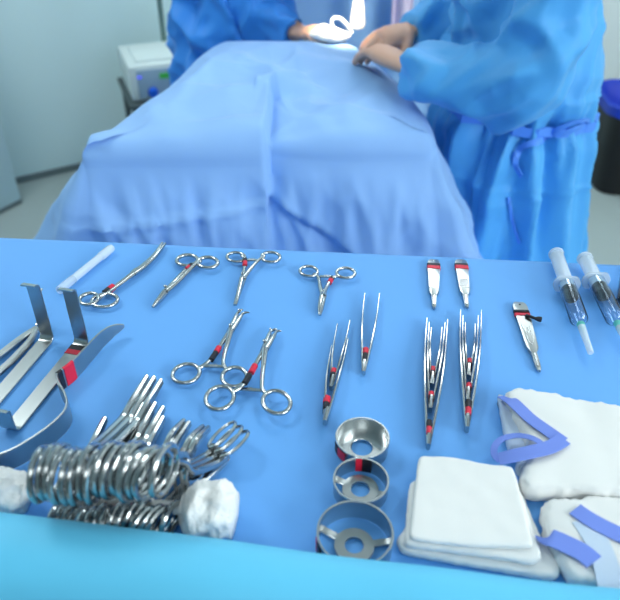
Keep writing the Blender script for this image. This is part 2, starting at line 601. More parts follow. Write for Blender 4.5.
# ---- scalpel handles
def scalpel(label, top, tip, wpx, groove, tapes, tail=None):
    a, b = P(*top, .003), P(*tip, .003)
    r = thing('scalpel_handle', Vector((a.x, a.y, TZ)), label, 'scalpel handle')
    d = b - a
    L = d.length
    d.normalize()
    s = Vector((d.y, -d.x, 0))
    w = wpx * mm_per_px(a) / 2
    prof = [(.0, .45), (.012, .72), (.035, .93), (.075, 1.0), (.2, .98), (.4, .88), (.6, .80), (.68, .78), (.715, .66), (.735, .42), (.76, .36), (.95, .30), (.985, .26), (1.0, .14)]
    left = [a + d * (L * f) + s * (w * k) for f, k in prof]
    right = [a + d * (L * f) - s * (w * k) for f, k in reversed(prof)]
    MB().prism(left + right, TZ + .0008, TZ + .0045, .0006).build('handle', M['satin'], r)
    zt = TZ + .0049
    # blade mount slot
    MB().sweep([a + d * (L * .78) + UP * (zt - a.z), a + d * (L * .95) + UP * (zt - a.z)], w * .3, .0008).build('blade_mount', M['steel'], r)
    if groove == 'oval':
        o = [a + d * (L * (.53 + .12 * math.cos(t))) + s * (w * .36 * math.sin(t)) + UP * (TZ + .0047 - a.z) for t in [2 * PI * k / 28 for k in range(28)]]
        MB().tube(o, .0005, 6, closed=True).build('thumb_groove', M['steel'], r)
        o = [a + d * (L * (.34 + .14 * math.cos(t))) + s * (w * .55 * math.sin(t)) + UP * (TZ + .0046 - a.z) for t in [PI * k / 14 - 1.2 for k in range(12)]]
        MB().tube(o, .0005, 6).build('grip_ridge', M['steel'], r)
    else:
        c = a + d * (L * .53)
        mb = MB()
        for k in range(7):
            q = c + d * (L * .026 * (k - 3))
            q.z = TZ + .0046
            mb.box(q, (w * 1.35, L * .012, .0006), math.atan2(s.y, s.x))
        mb.build('grip_ridge', M['steel'], r)
    for nm, f0, f1, mk in tapes:
        p0, p1 = a + d * (L * f0), a + d * (L * f1)
        p0.z = p1.z = TZ + .0028
        MB().sweep([p0, p1], 2 * w * 1.08, .0048).build(nm, M[mk], r)
    hole = a + d * (L * .05)
    hole.z = TZ + .0046
    MB().lathe(hole, [(.0001, .0003), (.0011, .0003), (.0013, -.0002)], 14).build('rivet', M['black' if tail else 'steel'], r)
    if tail:
        pts = smooth([P(*q, h) for q, h in tail], 5)
        MB().tube(pts, [.0022, .0018, .0018, .0032, .0034], 10).build('elastic_tail', M['black'], r)
    return r


scalpel('steel scalpel handle with red and black band, left of the two at the back', (433.6, 260), (434.1, 308), 12, 'ribs',
        [('black_band', .10, .15, 'black'), ('red_band', .15, .21, 'red')])
scalpel('steel scalpel handle with red and black band, right of the two at the back', (460.6, 260), (467, 307.5), 12.2, 'ribs',
        [('black_band', .10, .145, 'black'), ('red_band', .145, .215, 'red')])
scalpel('shiny scalpel handle with a black elastic tail, nearest the syringes', (518.6, 302.5), (539.3, 371), 14.2, 'oval',
        [('black_band', .14, .19, 'black'), ('red_band', .17, .225, 'red')],
        tail=[((526, 315.5), .006), ((531, 316.8), .007), ((535, 318.3), .006), ((538.5, 319), .005), ((541, 319.5), .0045)])


# ---- syringes
def syringe(label, disc, flange, gask0, gask1, bend, hub, capend, wpx, full=False, dark=False):
    R0 = wpx * mm_per_px(P(*flange)) / 2
    h = R0 + .0022
    A, E = P(*disc, h), P(*capend, h)
    ax = (E - A).normalized()
    pos = lambda q: A + ax * ((P(*q, h) - A).dot(ax))
    r = thing('syringe', Vector((A.x, A.y, TZ)), label, 'syringe', None)
    F, G0, G1, Bn, H = pos(flange), pos(gask0), pos(gask1), pos(bend), pos(hub)
    D = lambda a, b: (b - a).dot(ax)
    R = R0
    t = .0011
    lb = D(F, Bn)
    prof = [(R, 0), (R, lb), (R * .92, lb + .002), (R * .5, lb + .005), (.0035, lb + .007), (.0030, lb + .011),
            (.0018, lb + .011), (.0020, lb + .006), (R * .5 - t, lb + .0035), (R - t, lb - .0005), (R - t, .0)]
    MB().lathe(F, prof, 32, ax, loop=True).build('barrel', M['clear'], r)
    # finger flange: wide wings across, flat top and bottom
    side = ax.cross(UP).normalized()
    upv = side.cross(ax).normalized()
    out = []
    for k in range(40):
        a = 2 * PI * k / 40
        x = math.cos(a) * R * 1.6
        y = math.sin(a) * R * 1.45
        y = max(-R - .0012, min(R + .0012, y))
        out.append((x, y))
    rings = []
    for zz, sc in ((-.0024, .97), (-.002, 1), (0, 1), (.0004, .97)):
        rings.append([F + ax * zz + side * x * sc + upv * y * sc for x, y in out])
    inner = [[F + ax * zz + side * (math.cos(2 * PI * k / 40) * (R - t)) + upv * (math.sin(2 * PI * k / 40) * (R - t)) for k in range(40)] for zz in (.0004, -.0024)]
    MB().ringgrid(rings + inner, loop=True).build('finger_flange', M['flange'], r)
    # plunger
    rp = R * .84
    MB().lathe(A, [(.0001, 0), (R * .92, 0), (R * .96, .0006), (R * .96, .0018), (R * .9, .0024), (.0001, .0024)], 32, ax).build('thumb_rest', M['milky'], r)
    lp = D(A, G0)
    mb = MB()
    mb.lathe(A + ax * .0024, [(rp * .62, 0), (rp, .004), (rp, lp * .55), (rp * .98, lp - .0026)], 24, ax)
    mb.build('plunger_rod', M['milky'], r)
    lg = D(G0, G1)
    rg = R - t - .0002
    MB().lathe(G0, [(.001, 0), (rg, .0002), (rg, lg * .25), (rg * .94, lg * .33), (rg * .94, lg * .6), (rg, lg * .7), (rg, lg * .9), (.001, lg * 1.15)], 32, ax).build('plunger_seal', M['rubber'], r)
    if full:
        MB().lathe(G1, [(.001, lg * .2), (rg * .96, .0006), (rg * .96, D(G1, Bn) - .002), (rg * .5, D(G1, Bn) + .0015), (.001, D(G1, Bn) + .002)], 28, ax).build('liquid', M['clear'], r)
    # graduation marks
    nm = 12
    for k in range(nm):
        cpt = F + ax * (lb * (.2 + .7 * k / nm))
        ln = .9 if k % 4 == 0 else .5
        mb = MB()
        arc = [cpt + (side * math.cos(q) + upv * math.sin(q)) * (R + .00012) for q in [1.15 + ln * .5 * j / 5 for j in range(6)]]
        mb.tube(arc, .00028, 5)
        mb.build('graduation_mark', M['mark'], r)
    # hub and cap
    hs = Bn + ax * .0085
    lh = max(.008, D(hs, H))
    MB().lathe(hs, [(.0042, 0), (.0046, .001), (.0040, lh * .6), (.0030, lh), (.0005, lh)], 20, ax).build('needle_hub', M['teal'], r)
    lc = D(H, E)
    MB().lathe(H - ax * lh * .25, [(.0044, 0), (.0043, .004), (.0036, lc * .6), (.0034, lc + lh * .25 - .001), (.0026, lc + lh * .25), (.0002, lc + lh * .25)], 20, ax).build('needle_cap', M['milky'], r)
    return r


syringe('capped syringe with milky plunger, left of two, beside the black-tailed scalpel handle', (556, 253.5), (565.5, 284.5), (568, 289.5), (571.5, 298), (578.8, 319), (581.5, 328), (590.8, 353), 16.3)
syringe('capped syringe with milky plunger, right of two, nearest the right picture edge', (584.5, 258), (595.8, 281), (600.5, 287), (605, 296), (615.5, 318), (620.5, 329), (632, 352), 16.8)
va, vb = P(630, 256, .0095), P(623.5, 303, .0095)
r = thing('glass_vial', Vector((va.x, va.y, TZ)), 'clear vial of dark liquid cut off by the picture edge right of the syringes', 'vial')
ax = (vb - va).normalized(); L = (vb - va).length
MB().lathe(va, [(.0086, 0), (.0088, .001), (.0086, .002), (.0086, L - .004), (.006, L - .001), (.0001, L), (.0001, L - .001), (.0055, L - .002), (.0076, L - .005), (.0076, 0)], 28, ax, loop=True).build('glass', M['clear'], r)
MB().lathe(va + ax * L * .62, [(.0001, 0), (.0075, 0), (.0075, L * .38 - .0055), (.005, L * .38 - .0025), (.0001, L * .38 - .0015)], 28, ax).build('dark_liquid', M['rubber'], r)

# ---- capped tube
a, b = P(59, 290.5, .0065), P(112, 247.5, .0065)
r = thing('capped_tube', Vector((a.x, a.y, TZ)), 'slim clear plastic capped tube lying at the back left corner', 'tube')
ax = (b - a).normalized(); L = (b - a).length
MB().lathe(a + ax * (L * .26), [(.0001, 0), (.0046, 0), (.0050, .002), (.0050, L * .5), (.0046, L * .52), (.0001, L * .52)], 24, ax).build('tube_body', M['milky'], r)
MB().lathe(b - ax * (L * .235), [(.0052, 0), (.0057, .001), (.0056, L * .20), (.0048, L * .23), (.0001, L * .235)], 24, ax).build('end_cap', M['milky'], r)
MB().lathe(a, [(.0001, 0), (.0052, .0), (.0056, .0015), (.0055, L * .25), (.0050, L * .258), (.0001, L * .258)], 24, ax).build('pointed_cap', M['flange'], r)


# ---- flat-strip retractors standing their blades up
def plate_path(flat0, flat1, rise, hgt, lip, lipdir):
    pass


def blade_path(foot, direction, flat_pts, hgt, lipl, rb=.006):
    """flat points (far -> near) on the table then a bend up at the far end with a lip"""
    return


def uppath(foot, outd, hgt, lipl, rb=.007, n=6, lean=0.0, ls=1):
    """points from a foot on the table: quarter bend, upright, then a lip curling outward (outd)"""
    pts = []
    f = Vector((foot.x, foot.y, TZ + .0018))
    for k in range(n + 1):
        a = PI / 2 * k / n
        pts.append(f + outd * (rb * math.sin(a)) + UP * (rb * (1 - math.cos(a))))
    top = pts[-1] + UP * (hgt - rb * 2) + outd * lean
    for k in range(1, 9):
        pts.append(pts[n].lerp(top, k / 8))
    if lipl:
        for k in range(1, n + 1):
            a = PI / 2 * k / n
            pts.append(top + outd * ls * (lipl * (1 - math.cos(a))) + UP * (lipl * .7 * math.sin(a)))
    return pts


def retractor(name, label, near, bend, wflat, hgt, lip, near_up=None, tapes=(), back=True):
    n, b = P(*near, .0018), P(*bend, .0018)
    d = (b - n).normalized()
    r = thing(name, Vector((b.x, b.y, TZ)), label, 'retractor')
    flat = [n.lerp(b, k / 12) for k in range(13)]
    MB().sweep(flat, wflat, .0022).build('flat_handle', M['satin'], r)
    up = uppath(b, d, hgt, lip, ls=-1)
    ups = []
    for i in range(len(up)):
        t = (up[min(i + 1, len(up) - 1)] - up[max(i - 1, 0)]).normalized()
        s = d.cross(UP)
        ups.append(s.cross(t))
    MB().sweep(up, wflat, .0018, up=ups).build('upright_blade', M['satin'], r)
    if near_up:
        up = uppath(n, -d, near_up, .006)
        ups = []
        for i in range(len(up)):
            t = (up[min(i + 1, len(up) - 1)] - up[max(i - 1, 0)]).normalized()
            ups.append((-d).cross(UP).cross(t))
        MB().sweep(up, wflat, .0018, up=ups).build('near_blade', M['satin'], r)
    for nm, f0, f1, mk in tapes:
        MB().sweep([n.lerp(b, f0), n.lerp(b, f1)], wflat * 1.06, .0036).build(nm, M[mk], r)
    return r


retractor('right_angle_retractor', 'right-angle steel retractor with upright blade, leftmost on the table', (-12, 408), (44.5, 342), .0165, .078, .009)
retractor('double_ended_retractor', 'flat steel retractor banded red and black below its upright blade', (14, 426), (79, 346), .0172, .077, .008, near_up=.034,
          tapes=[('black_band', .93, .995, 'black'), ('red_band', .875, .93, 'red')])

# ribbon retractor standing on edge
pts = [P(x, y, .024) for x, y in ((122.5, 317.5), (112, 322), (100, 331), (86, 346), (72, 361), (61, 370), (56.5, 374), (58, 381), (64, 392), (66.5, 402),
                                 (64, 410), (57, 418), (45, 428), (28, 439.5), (10, 449.5), (-14, 458), (-30, 460))]
path = smooth(pts, 5)
for p in path: p.z = TZ
r = thing('ribbon_retractor', Vector((path[30].x, path[30].y, TZ)), 'curved ribbon retractor standing on edge with leaf-shaped end and red band', 'retractor')
cut = 30
hs = [.004, .012, .018, .021, .0228, .0238, .024, .024, .024, .024]
hts = resample(hs, cut + 1)
p1 = []
for i in range(cut + 1):
    q = path[i].copy(); q.z = TZ + .0254 - .013 + .0; p1.append(q)
MB().sweep(p1, .0022, [h for h in hts]).build('leaf_end', M['satin'], r)
p2 = []
for i in range(cut, len(path)):
    q = path[i].copy(); q.z = TZ + .0124; p2.append(q)
MB().sweep(p2, .0022, .0235).build('curved_ribbon', M['satin'], r)
for nm, i0, i1, mk in (('red_band', 20, 24, 'red'), ('black_band', 25, 29, 'black')):
    q = []
    for i in range(i0, i1 + 1):
        v = path[i].copy(); v.z = TZ + .0126; q.append(v)
    MB().sweep(q, .0036, .0248).build(nm, M[mk], r)

# slotted-handle retractor at the far left
h = .0045
r = thing('slotted_retractor', P(34, 331), 'steel retractor with a slotted wedge handle, half cut by the left edge', 'retractor')
o = [(37.5, 325), (38, 334), (30, 346), (20, 357), (8, 369), (-12, 389), (-40, 412), (-45, 380), (-20, 366), (0, 351), (14, 339), (28, 328)]
mb = MB()
up_e = [P(x, y, h) for x, y in ((37, 328), (27, 334.5), (14, 344), (0, 355), (-30, 377))]
lo_e = [P(x, y, h) for x, y in ((37, 329), (30, 341), (20, 352), (8, 364), (-30, 398))]
mb.sweep(smooth(up_e, 4), [.006, .008, .0085, .008], .006)
mb.build('slotted_handle', M['satin'], r)
MB().sweep(smooth(lo_e, 4), [.006, .008, .008, .0075], .006).build('slotted_handle', M['satin'], r)
f = P(40, 322, 0)
dd = (P(48, 313) - P(37, 329)).normalized()
up = uppath(P(41, 327), dd, .046, .006)
ups = []
for i in range(len(up)):
    t = (up[min(i + 1, len(up) - 1)] - up[max(i - 1, 0)]).normalized()
    ups.append(dd.cross(UP).cross(t))
MB().sweep(up, .014, .002, up=ups).build('curved_blade', M['satin'], r)

# ---- the packed row of clamps strung on a white roll
NCL = 16
ORD = ['leftmost', 'second', 'third', 'fourth', 'fifth', 'sixth', 'seventh', 'eighth', 'ninth', 'tenth', 'eleventh', 'twelfth', 'thirteenth', 'fourteenth', 'fifteenth', 'last']
TIPS = [(105, 419), (147, 377), (154, 378), (161, 381), (143, 405), (155, 404), (163, 408), (163, 418), (184, 421), (189, 423), (203, 427), (208.5, 428),
        (235, 427), (241.5, 431), (248, 436), (210, 463)]
U0, U1 = P(42, 472, .074), P(163, 472, .074)


def standing_clamp(i):
    f = i / (NCL - 1)
    U = U0.lerp(U1, f)
    G = Vector((U.x, U.y, TZ))
    loop = i in (12, 13, 14)
    T = P(*TIPS[i], .009)
    T.z = TZ
    d = (T - G); L = d.length; d.normalize()
    kind = 'loop-ended clamp' if loop else 'straight clamp'
    lab = ('leftmost ' + kind + ' in the packed row strung on the white roll') if i == 0 else (
        'short clamp at the right end of the packed row, beside the white roll end' if i == 15 else
        ORD[i] + ' clamp from the left in the packed row, ' + ('loop-ended' if loop else 'tip pointing to the back'))
    r = thing('ring_clamp', G, lab, 'clamp', 'clamps packed in a row on the white roll')
    X = lambda a, b: G + d * a + UP * b
    rs = .0027
    G = G + d * random.uniform(-.004, .005)
    L = (T - G).length
    up_c, lo_c = (0.0, .074 + random.uniform(-.0015, .0015)), (-.004, .0165)
    e = L * .6
    jl = L - .016 if loop else L
    for s, (ca, cb) in ((1, up_c), (-1, lo_c)):
        ra, rb = (.0200, .0200) if s > 0 else (.0150, .0130)
        el = [X(ca + ra * math.cos(t), cb + rb * math.sin(t)) for t in [2 * PI * k / 30 for k in range(30)]]
        if s > 0:
            pts = [X(ca + .0195, cb - .004), X(ca + .034, cb - .020), X(L * .36, .034), X(e, .016), X(e + .012, .0125)]
        else:
            pts = [X(ca + .0145, cb - .001), X(ca + .03, cb - .003), X(L * .36, .0105), X(e, .0085), X(e + .012, .0085)]
        sh = MB().tube(smooth(pts, 4), [rs, rs, rs * 1.15, rs * 1.35, rs * 1.35], 8).build('shank', M['steel'], r)
        MB().tube(el, rs, 8, closed=True).build('finger_ring', M['steel'], sh)
        jz = .0122 if s > 0 else .0075
        if loop:
            MB().tube(smooth([X(e + .01, jz), X((e + jl) / 2, jz + .002), X(jl - .02, jz + .006)], 4), [rs * 1.2, rs, rs * .8], 8).build('jaw', M['steel'], r)
        else:
            curve = .004 if i in (8, 10, 11) else 0
            MB().tube(smooth([X(e + .01, jz), X((e + L) / 2, jz + curve), X(L, .0098 if s > 0 else .0068)], 4), [rs * 1.35, rs * 1.25, rs * .95], 8).build('jaw', M['steel'], r)
    if loop:
        tilt = d.cross(UP) * .85 + UP * .52
        tilt.normalize()
        cpt = X(jl - .004, .0172)
        el = [cpt + d * (.018 * math.cos(t)) + tilt * (.0098 * math.sin(t)) for t in [2 * PI * k / 32 for k in range(32)]]
        MB().tube(el, .0018, 8, closed=True).build('jaw_loop', M['steel'], r)
    MB().sweep([X(.028, .050), X(.028, .035), X(.027, .022)], .0028, .0024, up=d).build('ratchet', M['steel'], r)
    if i in (3, 5, 6, 15):
        a, b = X(.036, .0145), X(.046, .0125)
        MB().tube([a, b], .0036, 10).build('red_band', M['red'], r)
        MB().tube([b, X(.058, .012)], .0036, 10).build('black_band', M['black'], r)


for i in range(NCL):
    standing_clamp(i)

# white roll threaded through the lower rings
c0, c1 = P(2, 489, .018), P(212, 509, .02)
ax = (c1 - c0); L = ax.length; ax.normalize()
m = MB()
rings = []
N = 210
sd = ax.cross(UP).normalized()
for i in range(N + 1):
    f = -.16 + 1.27 * i / N
    x = f * L
    # bulging ends, pinched middle
    le = max(0, 1 - abs((x + .004) / .030) ** 3.2) ** 1.1
    re = max(0, 1 - abs((x - L) / .0275) ** 3.2) ** 1.1
    rad = max(.0055 if -.1 < f < 1.05 else .0005, .0185 * le ** .4, .0218 * re ** .4)
    if i in (0, N): rad = .001
    cz = max(rad + .001, .0165)
    cc = c0 + ax * x
    cc.z = TZ + (cz if rad < .012 else rad * .94)
    ring = []
    for k in range(56):
        a = 2 * PI * k / 56
        v = sd * math.cos(a) + UP * math.sin(a)
        q = cc + v * rad
        n_ = nz(q.x * 90, q.y * 90, q.z * 90) * .0060 + (.5 - abs(nz(q.x * 150, q.y * 150, q.z * 150)) * 2) * .0015 + nz(q.x * 420, q.y * 420, q.z * 420) * .0010
        if rad > .008:
            q = q + v * n_
            q.z = max(q.z, TZ + .0006)
        ring.append(q)
    rings.append(ring)
m.ringgrid(rings)
rl = m.build('cotton_roll', M['cotton'], None, 180)
tag(rl, 'white cotton roll with bulging ends holding the packed clamp row', 'cotton roll')


# ---- steel ring cups
def cup(label, ctr, wpx, h, holepx, floor, tapes):
    c = P(*ctr, h)
    R = wpx * mm_per_px(c) / 2
    base = Vector((c.x, c.y, TZ + .0006))
    r = thing('ring_cup', base, label, 'cup')
    t = .0014
    MB().lathe(base, [(R - .0006, 0), (R - .0002, .0006), (R - .0002, h - .0016), (R + .0004, h - .0008), (R, h), (R - t, h), (R - t - .0003, h - .0012), (R - t, h - .002), (R - t, 0)], 72, loop=True).build('wall', M['cupsteel'], r, 50)
    hr = holepx * mm_per_px(base) / 2
    if floor == 'plate':
        MB().lathe(base, [(hr, .0004), (R - t, .0004), (R - t, .0024), (hr + .0006, .0024), (hr, .0018)], 64, loop=True).build('floor_plate', M['cupsteel'], r)
    else:
        ho = hr + (.0075 if wpx < 70 else .0085)
        MB().lathe(base, [(hr, .0006), (ho, .0006), (ho, .0032), (hr, .0032)], 56, loop=True).build('hub', M['satin'], r, 50)
        for ang in floor:
            a = math.radians(ang)
            d = Vector((math.cos(a), math.sin(a), 0))
            MB().sweep([base + d * (ho - .0008) + UP * .0019, base + d * (R - t + .0003) + UP * .0019], .0062, .0024).build('spoke', M['satin'], r)
    for nm, a0, a1, mk, z0, z1, inside in tapes:
        mb = MB()
        rows = []
        n = 10
        ra, rb = (R - t - .0009, R - t - .0001) if inside else (R + .0001, R + .0007)
        for k in range(n + 1):
            a = math.radians(a0 + (a1 - a0) * k / n)
            d = Vector((math.cos(a), math.sin(a), 0))
            rows.append([base + d * ra + UP * z0 * h, base + d * rb + UP * z0 * h, base + d * rb + UP * z1 * h, base + d * ra + UP * z1 * h])
        mb.ringgrid(rows)
        mb.build(nm, M[mk], r)
    return r


cup('smallest deep steel ring cup with a plate floor, farthest of the row', (362.5, 437), 54, .0165, 21, 'plate', [('red_band', 205, 228, 'red', .2, .8, False), ('black_band', 186, 205, 'black', .2, .8, False)])
cup('middle steel ring cup with red and black bands and a spoked floor', (361, 479.5), 56, .0165, 19, (150, 345, 250), [('red_band', 84, 98, 'red', .05, .97, True), ('black_band', 62, 84, 'black', .05, .97, True)])
cup('largest steel ring cup with a spoked hub, nearest the camera', (355, 532), 77, .021, 19, (148, 8, 265), [('red_band', 183, 192, 'red', .1, .8, False), ('black_band', 192, 205, 'black', .1, .8, False)])


# ---- gauze and sponges
def pad(name, m, parent, outline, z0, z1, edge=.006, amp=.0006, freq=60, rings_n=16, hpx=None, fuzz=.0, dome=.0):
    hh = z1 if hpx is None else hpx
    pts = [P(x, y, hh) for x, y in outline]
    pts = [Vector((p.x, p.y, 0)) for p in pts]
    # densify
    d = []
    n = len(pts)
    for i in range(n):
        a, b = pts[i], pts[(i + 1) % n]
        k = max(2, int((b - a).length / .003))
        d += [a.lerp(b, j / k) for j in range(k)]
    for _ in range(3):
        d = [(d[i - 1] + d[i] * 2 + d[(i + 1) % len(d)]) / 4 for i in range(len(d))]
    c = sum(d, Vector((0, 0, 0))) / len(d)
    cross = sum((d[i].cross(d[(i + 1) % len(d)])).z for i in range(len(d)))
    if cross < 0: d.reverse()
    nn = len(d)
    nr = []
    for i in range(nn):
        t = d[(i + 1) % nn] - d[i - 1]
        nr.append(Vector((t.y, -t.x, 0)).normalized())
    hgt = z1 - z0
    rows = []
    prof = [(edge * 1.2, 0), (edge * .25, .0), (edge * .03, .2), (0, .5), (edge * .08, .72), (edge * .3, .9), (edge * .65, .98), (edge, 1.0)]
    for ins, zf in prof:
        row = []
        for i in range(nn):
            p = d[i] - nr[i] * ins
            if fuzz and 0 < zf < 1:
                p = p + nr[i] * (nz(p.x * 150, p.y * 150, zf * 3) * fuzz)
            z = z0 + hgt * zf
            if zf > .6: z += nz(p.x * freq, p.y * freq, 5) * amp
            row.append(Vector((p.x, p.y, TZ + z)))
        rows.append(row)
    inner = [Vector((p.x, p.y, 0)) for p in rows[-1]]
    for k in range(1, rings_n):
        f = k / rings_n
        row = []
        for p in inner:
            q = p.lerp(c, f)
            row.append(Vector((q.x, q.y, TZ + z1 + nz(q.x * freq, q.y * freq, 5) * amp + dome * f * (2 - f))))
        rows.append(row)
    mb = MB()
    mb.ringgrid(rows)
    return mb.build(name, m, parent, 60)


g = pad('gauze_swab', M['gauze'], None, [(396, 541), (400, 533), (412, 520), (420, 482), (516, 478), (540, 535), (562, 570), (557, 579), (480, 566), (402, 552)], .0006, .0078, .004, hpx=.006, fuzz=.0015)
tag(g, 'lowest white folded gauze swab, its rounded folds sticking out in front', 'gauze swab', 'folded gauze swabs in a stack')
g = pad('gauze_swab', M['gauze'], None, [(409.5, 482), (425, 476), (514, 472), (543, 556), (535, 563), (470, 553), (404, 545)], .0084, .0145, .004, hpx=.0135, fuzz=.001)
tag(g, 'second white gauze swab of the stack, showing at its left side', 'gauze swab', 'folded gauze swabs in a stack')
g = pad('gauze_swab', M['gauze'], None, [(418.7, 455), (450, 456), (485, 463), (513.6, 466), (524, 505), (534, 546), (470, 545), (409, 538), (413, 500)], .0150, .0198, .0035, hpx=.0195, fuzz=.0008)
tag(g, 'topmost smooth white gauze swab of the stack right of the cups', 'gauze swab', 'folded gauze swabs in a stack')

sp = thing('lap_sponge', P(570, 445), 'thick white sponge pad with a looped periwinkle tape, far one of two', 'sponge')
pad('pad_body', M['gauze'], sp, [(503, 397), (513, 391.5), (530, 392), (555, 397), (575, 402), (600, 406), (645, 414), (645, 498), (600, 497), (575, 494), (550, 494), (532, 495), (519, 488), (521, 472), (530, 455), (520, 430)],
    .0006, .020, .008, .0012, 40, hpx=.012, fuzz=.003, dome=.002)
pad('gauze_corner', M['netgauze'], sp, [(497.5, 393), (505, 398), (522, 430), (534, 455), (523, 463), (510, 452), (503, 425)], .0006, .010, .004, .0008, 90, hpx=.008, fuzz=.001)
mb = MB()
ctr = P(524, 470, .010)
spir = []
for k in range(40):
    a = k * .38
    rr = .009 - .0002 * k
    spir.append(ctr + Vector((math.cos(a) * rr * .9, math.sin(a) * rr * .55, math.sin(a) * rr * .7)))
mb.tube(spir, .0016, 8)
mb.build('rolled_edge', M['netgauze'], sp)


def rib(pxs, w, m, parent, name='tape', hs=.021, thick=.0008, k=6):
    pts = []
    for i, q in enumerate(pxs):
        hh = q[2] if len(q) > 2 else hs
        pts.append(P(q[0], q[1], hh))
    return MB().sweep(smooth(pts, k), w, thick).build(name, m, parent)


rib([(503.5, 396, .013), (513, 402, .0215), (530, 418, .0225), (548, 431, .0232), (563, 441.5, .0235)], .0135, M['ribbon'], sp)
rib([(564, 439, .0245), (550, 447, .0247), (530, 452, .0242), (512, 456, .0215), (499, 459, .017)], .0145, M['ribbon'], sp)
rib([(500, 461, .012), (494.5, 455, .013), (495, 446, .015), (503, 438.5, .017), (518, 435.5, .020), (532, 438, .0235), (541, 443, .0242)], .0062, M['ribbon'], sp)

sp = thing('lap_sponge', P(590, 545), 'white sponge pad with two flat periwinkle tapes, nearer one of two', 'sponge')
pad('pad_body', M['gauze'], sp, [(540.5, 510), (546, 502.5), (560, 501), (590, 499), (645, 500), (645, 592), (600, 588), (572, 583), (556, 560), (546, 540)],
    .0006, .017, .008, .0014, 45, hpx=.010, fuzz=.003, dome=.002)
rib([(546, 541, .010), (547.5, 538, .0165), (552, 538, .0195), (566, 544, .0202), (582, 552, .0205), (594, 562, .0205)], .0175, M['ribbon'], sp)
rib([(575, 509, .0196), (588, 518, .0206), (606, 528, .0206), (626, 537, .0206), (645, 543, .02)], .0155, M['ribbon'], sp)
rib([(583, 520, .0192), (596, 540, .0197), (606, 565, .0197), (612, 590, .019)], .020, M['netgauze'], sp, 'gauze_fold', k=5)

# ============================================================ the operation behind
# ---- draped patient
def ridge(v):
    return 1 - 2.4 * abs(v)


def crumple(x, y, z):
    d = noise.voronoi(Vector((x, y, z)))[0]
    return .25 - min(d[1] - d[0], .6)


